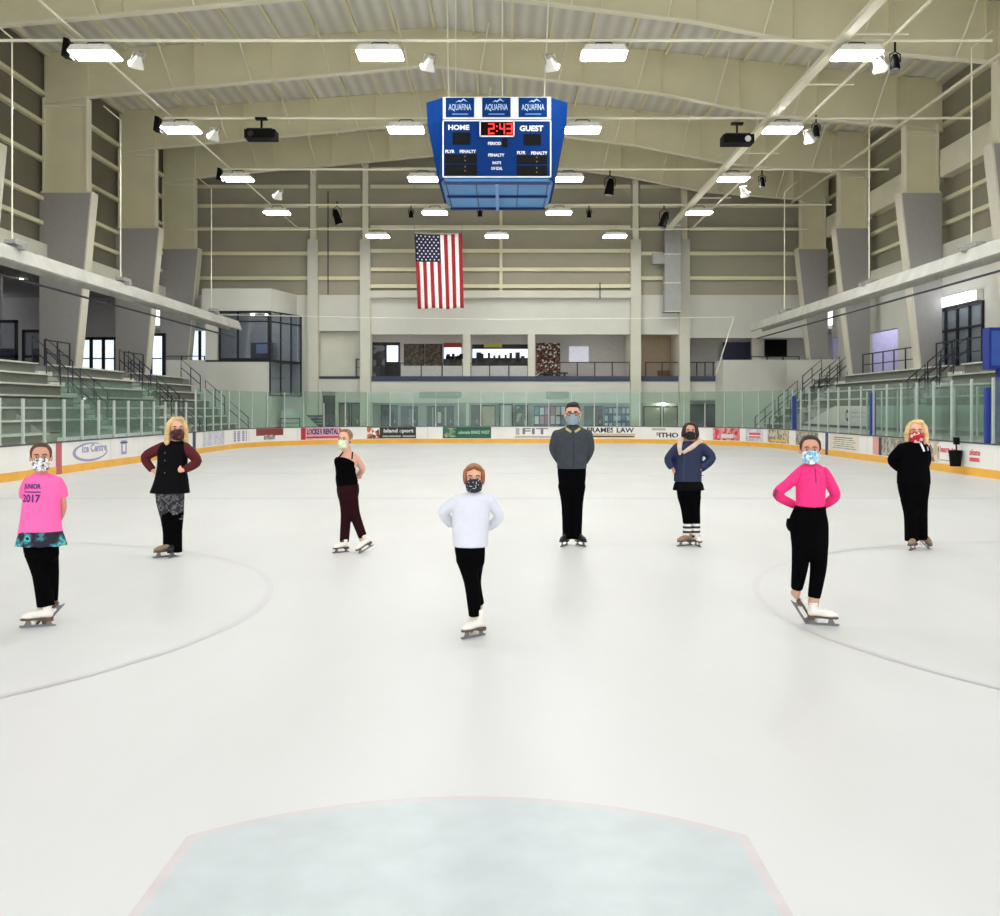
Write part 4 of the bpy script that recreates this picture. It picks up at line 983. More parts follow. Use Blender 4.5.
# ------------------------------------------------------------------ scoreboard
sc = thing('scoreboard', 'large blue hanging scoreboard showing 2:43 in red digits', 'scoreboard', (-.17, 30, 0))
def oct_(hw, ex, fy, z):      # front half-width, widest half-width, front distance
    return [(-hw, -fy, z), (hw, -fy, z), (ex, -fy+ (fy*.24), z), (ex, fy-fy*.24, z), (hw, fy, z), (-hw, fy, z), (-ex, fy-fy*.24, z), (-ex, -fy+fy*.24, z)]
def oct_loft(levels, name, m):
    bm = B(); R = [[bm.verts.new(p) for p in oct_(*l)] for l in levels]
    bm.faces.new(R[0]); bm.faces.new(R[-1])
    for a, b in zip(R, R[1:]):
        for k in range(8): bm.faces.new((a[k], a[(k+1) % 8], b[(k+1) % 8], b[k]))
    return obj(name, bm, m, sc)
oct_loft([(1.53, 1.67, 1.9, 8.28), (1.53, 1.98, 1.9, 9.9), (1.53, 2.02, 1.9, 10.55)], 'cabinet', M['sblue'])
oct_loft([(1.44, 1.56, 1.84, 8.20), (1.47, 1.60, 1.88, 8.278)], 'underside', M['sblue2'])
fy = -1.9
sxl, sxr = -1.53, 1.53
def SX(u): return (u-512.5)/6.25*.0281       # crop px -> local x
def SZ(v): return PZ(90+v/6.25, 28.1)
def plate(name, u0, u1, v0, v1, m, d=.02, parent=None, base=0.):
    return obj(name, boxes((SX(u0), SX(u1), fy-base-d, fy-base, SZ(v1), SZ(v0))), m, parent or sc)
hd = plate('header_panel', 175, 850, 45, 183, M['signwhite'], .03); hd['label'] = 'white header with three blue sponsor plates'
logo_pale = mat('logo_pale_blue', (170, 196, 226), .5)
for u0 in (192, 420, 648):
    sp = plate('sponsor_plate', u0, u0+178, 50, 172, M['sblue'], .012, hd, .03)
    text_xz('lettering', 'AQUAFINA', SX(u0+18), SX(u0+160), SZ(136), SZ(90), fy-.046, logo_pale, sp, .01)
    prism(bm := B(), [(SX(u0+a), SZ(v)) for a, v in ((62, 80), (84, 66), (92, 72), (112, 56), (138, 78), (112, 66), (93, 80), (84, 74))], 'y', fy-.05, fy-.044); obj('mountain_mark', bm, logo_pale, sp)
    obj('small_print', boxes((SX(u0+40), SX(u0+140), fy-.048, fy-.042, SZ(157), SZ(150))), mat('logo_dim_blue', (96, 136, 190), .5), sp)
def frame(name, u0, u1, v0, v1, w, m, base=.0):
    return obj(name, boxes(*[(SX(a), SX(b), fy-base-.02, fy-base, SZ(d_), SZ(c)) for a, b, c, d_ in ((u0, u1, v0, v0+w), (u0, u1, v1-w, v1), (u0, u0+w, v0, v1), (u1-w, u1, v0, v1))]), m, sc)
frame('border_line', 172, 852, 188, 548, 8, M['signwhite'])
frame('clock_border', 403, 622, 192, 294, 8, M['signwhite'], .005)
clk = plate('clock_window', 411, 614, 200, 286, mat('clock_black', (24, 4, 6), .7, spec=.05), .015)
for nm, a, b, c, d_ in (('score_window', 235, 345, 266, 340), ('score_window', 681, 788, 276, 344), ('period_window', 545, 578, 300, 358), ('penalty_window', 188, 388, 402, 458), ('penalty_window', 188, 388, 466, 534), ('penalty_window', 636, 826, 408, 464), ('penalty_window', 636, 826, 474, 536)):
    wdw = plate(nm, a, b, c, d_, M['black'], .012)
    if nm == 'penalty_window':
        x_ = a+122; obj('amber_colon', boxes(*[(SX(x_), SX(x_+7), fy-.02, fy-.013, SZ(q+8), SZ(q)) for q in (c+10, c+36)]), M['amber'], wdw)
wt = M['signwhite']
for txt, a, b, c, d_, bo in (('HOME', 208, 340, 218, 250, .04), ('GUEST', 655, 802, 222, 258, .04), ('PERIOD', 456, 538, 324, 344, .04), ('PLYR', 190, 248, 374, 394, .04), ('PENALTY', 280, 382, 374, 394, .04), ('PLYR', 638, 692, 382, 402, .04), ('PENALTY', 726, 828, 384, 404, .04), ('PENALTY', 458, 560, 397, 416, .04), ('SHOTS', 484, 538, 446, 464, .03), ('ON GOAL', 476, 546, 480, 500, .03)):
    text_xz('lettering', txt, SX(a), SX(b), SZ(d_), SZ(c), fy-.004, wt, sc, bo)
SEG = {'2': 'abged', '4': 'fgbc', '3': 'abgcd'}
def digit(ch, u0, u1, v0, v1):
    w = 6.5; vm = (v0+v1)/2
    R = dict(a=(u0, u1, v0, v0+w), g=(u0, u1, vm-w/2, vm+w/2), d=(u0, u1, v1-w, v1), f=(u0, u0+w, v0, vm), b=(u1-w, u1, v0, vm), e=(u0, u0+w, vm, v1), c=(u1-w, u1, vm, v1))
    return [(SX(R[s][0]), SX(R[s][1]), fy-.03, fy-.016, SZ(R[s][3]), SZ(R[s][2])) for s in SEG[ch]]
for ch, a, b in (('2', 458, 496), ('4', 528, 562), ('3', 572, 608)): obj('red_digit', boxes(*digit(ch, a, b, 210, 276)), M['led'], clk)
obj('red_colon', boxes((SX(508), SX(515), fy-.03, fy-.016, SZ(232), SZ(224)), (SX(508), SX(515), fy-.03, fy-.016, SZ(262), SZ(254))), M['led'], clk)
# ribs of the underside
for zz in (-1.8, 0., 1.8): obj('underside_rib', boxes((-1.5, 1.5, zz-.05, zz+.05, 8.13, 8.2)), M['sdark'], sc)
obj('underside_rib', boxes((-.05, .05, -1.84, 1.84, 8.10, 8.2)), mat('post_pale_blue', (110, 150, 206), .5), sc)
for xx in (-1.45, -.6, .6, 1.45): obj('underside_seam', boxes((xx-.015, xx+.015, -1.8, 1.8, 8.18, 8.2)), M['sdark'], sc)
for x, tx in ((-1.4, -1.5), (.15, .15), (1.35, 1.6), (-1.3, -1.3)):
    y_ = -1.0 if tx != -1.3 else 1.0
    obj('hanging_cable', tube(B(), [(x, y_, 10.5), (tx, y_, 16.2)], .02, 6), M['steel_light'], sc)

# ------------------------------------------------------------------ flag
FD = 52.0
fl_ = thing('flag', 'large stars and stripes flag hanging vertically before the end wall', 'flag', (PX(438.5, FD), FD, 0))
FX0, FX1 = PX(414.5, FD)-PX(438.5, FD), PX(462, FD)-PX(438.5, FD)
FZ1, FZ0 = PZ(233, FD), PZ(308.5, FD)
def fpt(u, v, off=0.):
    """u across from canton side, v down"""
    x = FX0+(FX1-FX0)*u + .16*v*(1-u*.4); y = .10*math.sin(u*11+v*2)*(.35+v*.8)+off
    z = FZ1+(FZ0-FZ1)*v - .10*math.sin(PI*u)*(1-v) - .03*math.sin(u*12)*v
    return (x, y, z)
def cloth(name, u0, u1, v0, v1, m, off=0., parent=None, nu=6, nv=20):
    bm = B(); F_ = [[[bm.verts.new(fpt(u0+(u1-u0)*i/nu, v0+(v1-v0)*j/nv, off+q)) for i in range(nu+1)] for j in range(nv+1)] for q in (0, .012)]
    for q in (0, 1):
        for j in range(nv):
            for i in range(nu): bm.faces.new((F_[q][j][i], F_[q][j][i+1], F_[q][j+1][i+1], F_[q][j+1][i]))
    for j in range(nv):
        for i in (0, nu): bm.faces.new((F_[0][j][i], F_[0][j+1][i], F_[1][j+1][i], F_[1][j][i]))
    for i in range(nu):
        for j in (0, nv): bm.faces.new((F_[0][j][i], F_[0][j][i+1], F_[1][j][i+1], F_[1][j][i]))
    return obj(name, bm, m, parent or fl_, True)
fred = mat('flag_red', (158, 26, 40), .8); fwh = mat('flag_white', (240, 232, 228), .8); fnv = mat('flag_navy', (26, 28, 66), .8)
for i in range(13):
    v0 = .0 if i >= 7 else .37
    o = cloth('stripe', i/13, (i+1)/13, v0, 1, fred if i % 2 == 0 else fwh, nu=3)
can = cloth('canton', 0, 7/13, 0, .372, fnv, -.004, nu=10, nv=12)
bm = B()
for r_ in range(9):           # rows along the short side, 50 stars
    for c in range(6 if r_ % 2 == 0 else 5):
        v = (r_+.75)/9.5*.372; u = ((c+.5) if r_ % 2 == 0 else (c+1))/6*(7/13)
        cx, cy, cz = fpt(u, v, -.02); R_ = .055
        bm.faces.new([bm.verts.new((cx+(R_ if k % 2 == 0 else R_*.45)*math.sin(PI*k/5), cy, cz+(R_ if k % 2 == 0 else R_*.45)*math.cos(PI*k/5))) for k in range(10)])
obj('stars', bm, fwh, can)
obj('flag_cord', tube(B(), [(FX0-.0, 0, FZ1), (FX1, 0, FZ1-.05)], .02, 6), M['alu'], fl_)
for u in (0, 1):
    x = FX0+(FX1-FX0)*u; obj('hanging_line', tube(B(), [(x, 0, FZ1), (x, .0, 14.5)], .012, 5), M['duct'], fl_)

# ------------------------------------------------------------------ people
SKIN = mat('skin_light', (222, 168, 142), .55, var=.03, scale=12)
SKIN2 = mat('skin_tan', (206, 148, 118), .55, var=.03, scale=12)
FBLK = mat('black_knit', (5, 5, 6), .9, var=.1, scale=14, spec=.04)
BOOTW = mat('white_leather', (232, 226, 216), .4); BOOTB = mat('black_leather', (20, 20, 22), .4); BOOTT = mat('taupe_boot_cover', (140, 118, 92), .7)
BLADE = mat('steel_blade', (120, 120, 122), .35, metal=.5); SOLE = mat('brown_sole', (96, 70, 50), .6)
EYEW = mat('eye_white', (196, 184, 178), .3); IRIS = mat('dark_iris', (40, 26, 20), .3); LIP = mat('lip', (186, 104, 98), .5)

class Person:
    def __init__(s, label, D, px0, group=None, skin=SKIN, vox=.008):
        s.D = D; s.sc = D/1000; s.vox = vox; s.skin = skin
        s.x0 = PX(px0, D); s.root = thing('person', label, 'person', (s.x0, D, 0), group)
        s.body = B()
    def p(s, px, py, dy=0.):
        d = s.D+dy; return Vector((PX(px, d)-s.x0, dy, PZ(py, d)))
    def rings(s, L, g=0.):
        """(py, xl, xr, half depth, dy)"""
        out = []
        for r in L:
            py, a, b, hd = r[:4]; dy = r[4] if len(r) > 4 else 0.
            q0, q1 = s.p(a, py, dy), s.p(b, py, dy)
            out.append(((q0.x+q1.x)/2, dy, q0.z, (q1.x-q0.x)/2+g, hd+g))
        return out
    def smooth_rings(s, L, g=0., n=3):
        R = s.rings(L, g); out = []
        for i in range(len(R)-1):
            a, b = R[i], R[i+1]; p0 = R[max(i-1, 0)]; p3 = R[min(i+2, len(R)-1)]
            for k in range(n):
                t = k/n
                out.append(tuple(.5*((2*a[j])+(-p0[j]+b[j])*t+(2*p0[j]-5*a[j]+4*b[j]-p3[j])*t*t+(-p0[j]+3*a[j]-3*b[j]+p3[j])*t**3) for j in range(5)))
        out.append(R[-1]); out = [(c[0], c[1], c[2], max(c[3], .01), max(c[4], .01)) for c in out]
        return out
    def limb(s, bm, J, g=0., n=12, flat=False):
        """joints (px, py, dy, radius px); spherical ends"""
        P_ = [(s.p(j[0], j[1], j[2]), j[3]*s.sc+g) for j in J]
        pts, rs = [], []
        for i in range(len(P_)-1):
            a, b = P_[i], P_[i+1]; p0 = P_[max(i-1, 0)]; p3 = P_[min(i+2, len(P_)-1)]
            for k in range(5):
                t = k/5; f = lambda u0, u1, u2, u3: .5*((2*u1)+(-u0+u2)*t+(2*u0-5*u1+4*u2-u3)*t*t+(-u0+3*u1-3*u2+u3)*t**3)
                pts.append(Vector([f(p0[0][q], a[0][q], b[0][q], p3[0][q]) for q in range(3)])); rs.append(a[1]+(b[1]-a[1])*t)
        pts.append(P_[-1][0]); rs.append(P_[-1][1])
        tube(bm, pts, rs, n)
        for q, r in ((pts[0], rs[0]),) if flat else ((pts[0], rs[0]), (pts[-1], rs[-1])): ell(bm, q, (r*.98,)*3, seg=12, rg=8)
    def head(s, px, py_top, py_chin, yaw=0., hair=(90, 60, 40), mask=None, glasses=False, roll=0., hairstyle='back', dy=0., pitch=0., brow=(60, 44, 34), width=1.):
        top, chin = s.p(px, py_top, dy), s.p(px, py_chin, dy)
        H = (top.z-chin.z)*.97; c = Vector((top.x, dy-.01, (top.z+chin.z)/2-.005)); k = H/.22
        Mx = Matrix.Translation(c) @ Matrix.Rotation(yaw, 4, 'Z') @ Matrix.Rotation(roll, 4, 'Y') @ Matrix.Rotation(pitch, 4, 'X') @ Matrix.Diagonal((k*width, k, k, 1))
        s.hm = Mx
        bm = B()
        ell(bm, (0, .012, .028), (.074, .090, .080)); ell(bm, (0, -.018, -.04), (.058, .064, .062)); ell(bm, (0, -.048, -.088), (.026, .026, .022))
        ell(bm, (0, -.086, -.018), (.011, .022, .022), seg=10, rg=8); ell(bm, (0, -.078, .006), (.009, .016, .03), seg=10, rg=8)
        for q in (-1, 1):
            ell(bm, (.036*q, -.048, -.028), (.028, .03, .028)); ell(bm, (.03*q, -.066, .024), (.026, .016, .010), seg=10, rg=8)
            ell(bm, (.077*q, .012, -.006), (.010, .018, .030), Matrix.Rotation(-.25*q, 4, 'Z'), seg=10, rg=8)
        ell(bm, (0, .01, -.10), (.048, .048, .06))
        bm.transform(Mx); me = bpy.data.meshes.new('h'); bm.to_mesh(me); bm.free(); s.body.from_mesh(me); bpy.data.meshes.remove(me)
        for q in (-1, 1):
            bm = ell(B(), (.030*q, -.0765, .003), (.0145, .008, .0075), seg=12, rg=8); bm.transform(Mx); e = obj('eye', bm, EYEW, s.root, True)
            bm = ell(B(), (.030*q, -.0815, .003), (.0072, .005, .0072), seg=10, rg=6); bm.transform(Mx); obj('iris', bm, IRIS, e, True)
            bm = tube(B(), [(.046*q, -.074, .024), (.032*q, -.083, .030), (.014*q, -.083, .025)], [.003, .0045, .004], 6); bm.transform(Mx); obj('eyebrow', bm, mat('brow_%d' % brow[0], brow, .8), s.root)
        bm = ell(B(), (0, -.076, -.055), (.022, .010, .006), seg=12, rg=6); bm.transform(Mx); obj('mouth', bm, LIP, s.root, True)
        hm_ = mat('hair_%d_%d_%d' % hair, hair, .6, var=.28, scale=22); bm = B()
        ell(bm, (0, .026, .042), (.080, .088, .080)); 
        if hairstyle in ('back', 'ponytail'):
            ell(bm, (0, .03, .0), (.076, .075, .06))
            for q in (-1, 1): ell(bm, (.066*q, .006, .036), (.016, .036, .046), seg=12, rg=8)
            ell(bm, (0, -.006, .098), (.050, .045, .022)); ell(bm, (0, .118, .040), (.030, .030, .030))
        if hairstyle == 'tucked':
            ell(bm, (0, .03, .0), (.078, .075, .065))
            for q in (-1, 1): ell(bm, (.070*q, -.012, .016), (.020, .046, .066), seg=12, rg=8); ell(bm, (.030*q, -.045, .088), (.038, .034, .020), Matrix.Rotation(.45*q, 4, 'Y'), seg=12, rg=8)
            if hairstyle == 'ponytail': ell(bm, (.0, .115, .045), (.030, .034, .030)); ell(bm, (.0, .13, .0), (.022, .024, .06))
        if hairstyle == 'bunside': ell(bm, (0, .03, .0), (.077, .075, .06)); ell(bm, (0, .12, .05), (.034, .034, .034))
        if hairstyle == 'short':
            ell(bm, (0, .025, .0), (.079, .070, .05)); ell(bm, (0, -.030, .092), (.062, .05, .026)); ell(bm, (.012, -.02, .105), (.045, .045, .022))
        if hairstyle in ('long', 'bob', 'chin'):
            Z = {'long': -.17, 'bob': -.11, 'chin': -.075}[hairstyle]
            for q in (-1, 1):
                tube(bm, [(.04*q, -.03, .10), (.074*q, -.030, .05), (.086*q, -.022, -.02), (.088*q, -.010, Z*.75), (.074*q, -.004, Z)], [.020, .026, .027, .027, .016], 10)
                ell(bm, (.074*q, -.004, Z), (.016,)*3, seg=10, rg=6)
            loft(bm, [(0, .05, .06, .078, .06), (0, .055, -.02, .084, .055), (0, .055, Z*.8, .086, .05), (0, .055, Z, .07, .04)], 20)
            ell(bm, (.02, -.028, .100), (.050, .044, .022))
        bm.transform(Mx); me = bpy.data.meshes.new('h')
        if hairstyle in ('long', 'bob', 'chin', 'short'): fuse('hair', bm, hm_, s.root, .0065*k, 3)
        else: fuse('hair', bm, hm_, s.root, .0065*k, 3)
        if mask:
            bm = B(); nu, nv = 14, 8; G = []
            for j in range(nv+1):
                v = j/nv; z = -.008-.088*v+.0
                row = []
                for i in range(nu+1):
                    u = i/nu*2-1; a = u*1.0; rr = 1-.18*abs(v-.45)**1.2
                    zz = z - .012*(1-abs(u))*0 + (.010*(abs(u)**2) if v > .5 else -.006*abs(u)**2) - (0.010*(1-u*u) if v > .6 else 0) + (.010*(1-u*u)**3 if v < .2 else 0)
                    R1, R2 = .077*rr, .102*rr
                    row.append(bm.verts.new((R1*math.sin(a), -R2*math.cos(a)-.012*math.exp(-(u*3)**2)*(1-abs(v-.35)), zz)))
                G.append(row)
            for j in range(nv):
                for i in range(nu): bm.faces.new((G[j][i], G[j][i+1], G[j+1][i+1], G[j+1][i]))
            bm.transform(Mx)
            me = bake_mesh(bm, [('SOLIDIFY', dict(thickness=.004*k, offset=0))]); mo = link('face_mask', me, mask, s.root, True)
            bm = B()
            for q in (-1, 1): 
                for zz in (-.018, -.07): tube(bm, [(.064*q, -.045, zz), (.076*q, -.012, zz*.6), (.084*q, .014, zz*.4+.002)], .0018, 5)
            bm.transform(Mx); obj('ear_loop', bm, M['hwhite'], mo)
        if glasses:
            bm = B()
            for q in (-1, 1):
                cx = .031*q; tube(bm, [(cx+.023*math.cos(2*PI*i/14), -.094, .003+.016*math.sin(2*PI*i/14)) for i in range(15)], .003, 5)
                tube(bm, [(.054*q, -.092, .006), (.078*q, -.03, .006), (.082*q, .01, .004)], .0025, 5)
            tube(bm, [(-.008, -.096, .005), (.008, -.096, .005)], .003, 5)
            bm.transform(Mx); obj('eyeglasses', bm, M['black'], s.root)
    def hand(s, px, py, dy, dirv, side, palm_n=(0, -1, 0), curl=.5, size=None):
        """hand from the wrist; dirv fingers' direction; palm normal"""
        sz = size or s.hs; w = s.p(px, py, dy); X_ = Vector(dirv).normalized(); N = Vector(palm_n); N = (N-X_*N.dot(X_)).normalized(); Y_ = N.cross(X_)
        Mx = Matrix((X_, Y_, N)).transposed().to_4x4(); Mx.translation = w; k = sz/.18
        bm = B(); ell(bm, (.045, 0, 0), (.052, .040, .016)); ell(bm, (.0, 0, 0), (.026, .026, .018), seg=12, rg=8)
        for i, (yy, L) in enumerate(((.030, .068), (.011, .078), (-.010, .073), (-.029, .058))):
            a = Vector((.082, yy, 0)); pts = [a-Vector((.03, 0, 0)), a]; ang = 0; q = a
            for j in range(3):
                ang += curl*.55; q = q+Vector((math.cos(ang), yy*.25 if j == 0 else 0, math.sin(ang)))*L*(.42, .32, .26)[j]; pts.append(q)
            tube(bm, pts, [.009, .0088, .0082, .0074, .006], 8); ell(bm, pts[-1], (.006,)*3, seg=8, rg=6)
        t = [(.02, .026*side, .0), (.045, .052*side, .008), (.068, .062*side, .016), (.086, .060*side, .022)]
        tube(bm, t, [.013, .011, .0095, .007], 8); ell(bm, t[-1], (.007,)*3, seg=8, rg=6)
        bmesh.ops.scale(bm, vec=(k, k, k), verts=bm.verts); bm.transform(Mx)
        s.hands = getattr(s, 'hands', []); s.hands.append(bm)
    def finish(s):
        me = bake_mesh(s.body, [('REMESH', dict(mode='VOXEL', voxel_size=min(s.vox, .007))), ('SMOOTH', dict(factor=.5, iterations=3))])
        bm = B(); bm.from_mesh(me); bpy.data.meshes.remove(me)
        for h in getattr(s, 'hands', []):
            hme = bake_mesh(h, [('REMESH', dict(mode='VOXEL', voxel_size=.004)), ('SMOOTH', dict(factor=.5, iterations=2))]); bm.from_mesh(hme); bpy.data.meshes.remove(hme)
        me = bpy.data.meshes.new('body'); bm.to_mesh(me); bm.free(); link('body', me, s.skin, s.root, True)
    def skate(s, px, dy, yaw_dir, L=.26, boot=BOOTW, raised=0., pitch=0., shaft=.13, ankle=None, label=None, legwarm=None, covered=False):
        """px,dy: heel position on the ice; yaw_dir: ground direction of the toe (x,y)"""
        h = Vector((PX(px, s.D+dy)-s.x0, dy, 0)); X_ = Vector((yaw_dir[0], yaw_dir[1], 0)).normalized(); k = L/.26
        Y_ = Vector((0, 0, 1)).cross(X_); R = Matrix((X_, Y_, Vector((0, 0, 1)))).transposed().to_4x4()
        piv = Vector((.21*k, 0, .0)) if pitch else Vector((0, 0, 0))
        Mx = Matrix.Translation(h+Vector((0, 0, raised))) @ R @ Matrix.Translation(piv) @ Matrix.Rotation(pitch, 4, 'Y') @ Matrix.Translation(-piv) @ Matrix.Diagonal((k, k, k, 1))
        bm = B(); z = .075
        tube(bm, [(.035, 0, z+.035), (.09, 0, z+.038), (.15, 0, z+.033), (.20, 0, z+.026), (.235, 0, z+.02)], [.036, .037, .038, .034, .022], 12)
        ell(bm, (.038, 0, z+.03), (.038, .033, .034)); ell(bm, (.232, 0, z+.02), (.026, .028, .02)); ell(bm, (.19, 0, z+.018), (.05, .042, .02))
        tube(bm, [(.045, 0, z+.03), (.05, 0, z+.08), (.048, 0, z+shaft)], [.038, .037, .043], 12)
        bm.transform(Mx)
        b = fuse('skate', bm, boot, s.root, .007, 3)
        if label: b['label'] = label
        bm = B(); prism(bm, [(0, -.03), (.06, -.034), (.13, -.026), (.19, -.04), (.24, -.03), (.262, 0), (.24, .03), (.19, .04), (.13, .026), (.06, .034), (0, .03)], 'z', z-.012, z+.004); box(bm, .0, .065, -.028, .028, z-.028, z-.01)
        bm.transform(Mx); obj('sole', bm, SOLE if boot is not BOOTB else BOOTB, b)
        bm = prism(B(), [(-.02, .002), (-.02, .010), (.01, .020), (.022, z-.026), (.052, z-.026), (.058, .021), (.172, .021), (.18, z-.01), (.21, z-.01), (.232, .022), (.266, .022), (.272, .012), (.255, .001), (.0, .001)], 'y', -.0035, .0035)
        bm.transform(Mx); obj('blade', bm, BLADE, b)
        if boot is not BOOTT:
            bm = B()
            for i in range(5): tube(bm, [(.16-.021*i, -.02, z+.058+.012*i), (.16-.021*i+.01, .02, z+.060+.012*i)], .003, 5)
            bm.transform(Mx); obj('laces', bm, M['hwhite'] if boot is BOOTW else M['rail'], b)
        return Mx
    def garment(s, name, torso, limbs, m, g=.004, smooth=4, label=None, cuts=None):
        bm = B()
        if torso and name in ('trousers', 'leggings'):
            a_, b_ = torso[-2], torso[-1]; cx_ = (b_[1]+b_[2])/2; hw = (b_[2]-b_[1])/2; st_ = (b_[0]-a_[0])*.55
            torso = list(torso) + [(b_[0]+st_, cx_-hw*.78, cx_+hw*.78, b_[3]*.72), (b_[0]+st_*1.7, cx_-hw*.4, cx_+hw*.4, b_[3]*.4)]
        if torso: loft(bm, s.smooth_rings(torso, g), 28)
        for J in limbs: s.limb(bm, J, g, flat=True)
        o = fuse(name, bm, m, s.root, s.vox, smooth)
        if label: o['label'] = label
        return o
    def bodypart(s, torso, limbs, g=-.008):
        if torso: loft(s.body, s.smooth_rings(torso, g), 24)
        for J in limbs: s.limb(s.body, J, g)
    def neck(s, px, py0, py1, r, dy=0., px1=None):
        tube(s.body, [s.p(px1 or px, py1, dy+.01), s.p(px, py0, dy)], [r*1.15, r], 12)
    def on_front(s, o, name, polys, m, txt=None, box_=None, off=.004):
        """print on the front of mesh o: polys in px, or text in a px box"""
        bvh = BVHTree.FromPolygons([v.co for v in o.data.vertices], [p.vertices[:] for p in o.data.polygons])
        def proj(px, py):
            q = s.p(px, py, 0); h = bvh.ray_cast(Vector((q.x, -1.5, q.z)), Vector((0, 1, 0)))
            return Vector((q.x, (h[0].y if h[0] else -.1)-off, q.z))
        if txt:
            a, b, c, d = box_
            return text_on(name, txt, lambda u, v: proj(a+(b-a)*u, d+(c-d)*v), m, o, .03)
        bm = B()
        for P_ in polys:
            n = 6
            # P_: centre line [(px,py)...], width px
            line, w = P_; prev = None
            for (ax, ay), (bx, by) in zip(line, line[1:]):
                for i in range(n+1):
                    t = i/n; x, y = ax+(bx-ax)*t, ay+(by-ay)*t; dx, dy = bx-ax, by-ay; L = math.hypot(dx, dy) or 1
                    nx, ny = -dy/L*w/2, dx/L*w/2
                    r = [bm.verts.new(proj(x+nx, y+ny)), bm.verts.new(proj(x-nx, y-ny))]
                    if prev: bm.faces.new((prev[0], prev[1], r[1], r[0]))
                    prev = r
        return obj(name, bm, m, o)
    def skirt(s, name, L, m, folds=9, amp=.012, label=None):
        """open flared hem, double sided thin cloth"""
        bm = B(); R = []; n = 72
        for j, (cx, cy, z, rx, ry) in enumerate(s.smooth_rings(L, .004)):
            f = j/ (3*(len(L)-1)); R.append([bm.verts.new((cx+(rx+amp*f*math.cos(folds*a))*math.cos(a), cy+(ry+amp*f*math.cos(folds*a))*math.sin(a), z)) for a in [2*PI*k/n for k in range(n)]])
        for a, b in zip(R, R[1:]):
            for k in range(n): bm.faces.new((a[k], a[(k+1) % n], b[(k+1) % n], b[k]))
        me = bake_mesh(bm, [('SOLIDIFY', dict(thickness=.006, offset=0))]); o = link(name, me, m, s.root, True)
        if label: o['label'] = label
        return o

# --- girl in pink T-shirt, far left
P1 = Person('girl in pink 2017 T-shirt, dark skirt and patterned mask, hands behind back, far left', 8.3, 42, skin=SKIN2, vox=.007); P1.hs = .15
P1.head(41.5, 442.5, 471, yaw=.40, hair=(74, 50, 36), mask=pattern('mask_floral_white', [(236, 232, 226), (90, 88, 92), (226, 220, 214), (170, 168, 166)], 60), hairstyle='back')
P1.neck(42, 468, 478, .042)
t1 = [(473, 36, 47, .045), (476, 30, 56, .065), (480.5, 25, 62, .08), (490, 24.5, 62.5, .09), (505, 23, 60.5, .10), (520, 21, 60.5, .105), (534, 18.5, 62, .115)]
sl = [(29, 482, .02, 5.5), (25.5, 490, .05, 5.6), (25.5, 497, .08, 5.6)]; sr = [(57.5, 482, 0, 5.5), (61, 490, .02, 5.8), (62, 497, .03, 5.8)]
P1.bodypart([(473, 38, 46, .04), (480, 28, 59, .06), (500, 26, 59, .08), (530, 26, 58, .085), (545, 27, 58, .09)], [[(29, 482, .02, 4), (25, 503, .08, 3.6), (33, 524, .16, 2.9)], [(58.5, 482, 0, 4.2), (64, 506, .04, 3.9), (58, 524, .14, 3.0)], [(34, 548, 0, 8), (41, 575, 0, 7), (44, 606, .0, 5)], [(48, 548, .03, 8), (50, 575, .07, 7), (52, 602, .11, 5)]])
o = P1.garment('tshirt', t1, [sl, sr], mat('hot_pink_cotton', (246, 102, 168), .85, var=.04, scale=8, bump=.7), .003)
NP = mat('print_navy', (52, 44, 110), .7)
P1.on_front(o, 'lettering', None, NP, txt='JUNIOR', box_=(27.5, 46, 483, 489.5)); P1.on_front(o, 'lettering', [([(28, 491.2), (46, 491.2)], 1.2)], NP); P1.on_front(o, 'lettering', None, NP, txt='2017', box_=(26, 46, 493.5, 501.5))
P1.skirt('skirt', [(531, 21, 61, .115), (538, 18.5, 63.5, .13), (545, 17.5, 65, .145)], pattern('galaxy_skirt', [(18, 16, 28), (26, 24, 44), (20, 18, 32), (40, 44, 64), (40, 120, 130), (80, 180, 180), (22, 20, 36)], 9, kind='noise'), 10, .010, 'dark skirt with teal pattern')
P1.garment('trousers', [(536, 24, 58, .09), (548, 24, 58, .095), (556, 26, 58, .09)], [[(34, 552, 0, 9.2), (41, 575, 0, 8), (46.0, 606, .0, 8.2)], [(48.5, 552, .03, 9.2), (50.5, 575, .07, 7.8), (51, 602, .11, 6.2)]], FBLK, .003)
P1.skate(53.5, 0.0, (-.93, -.36), .25, shaft=.12); P1.skate(72, .14, (-.9, -.44), .24, pitch=.85, shaft=.10)
P1.hand(58, 524, .14, (-1, .1, -.1), 1, (0, -1, 0)); P1.hand(33, 524, .16, (1, .1, -.1), -1, (0, -1, 0)); P1.finish()

# --- blonde woman, maroon sleeves
P2 = Person('blonde woman in black vest with maroon sleeves, hands on hips', 12.24, 170, vox=.009); P2.hs = .17
P2.head(176.5, 417, 440.5, yaw=.50, hair=(206, 172, 118), mask=pattern('mask_dark_red', [(70, 22, 26), (26, 14, 16), (120, 30, 34), (34, 16, 18)], 22), hairstyle='long', dy=-.02)
P2.neck(174.5, 438, 444, .05)
P2.bodypart([(441, 168, 181, .05), (446, 162, 186, .08), (470, 160, 184, .09), (495, 158, 183, .10)], [[(163, 447, 0, 4), (145, 457, .02, 3.4), (153.5, 471, -.02, 2.4)], [(184, 447, 0, 4), (198, 461, 0, 3.4), (182, 470.5, -.10, 2.4)], [(164, 500, 0, 6.5), (168, 517, 0, 5.2), (169, 548, 0, 3.5)], [(176, 500, 0, 6.5), (176, 517, 0, 5), (175, 550, 0, 3.5)]])
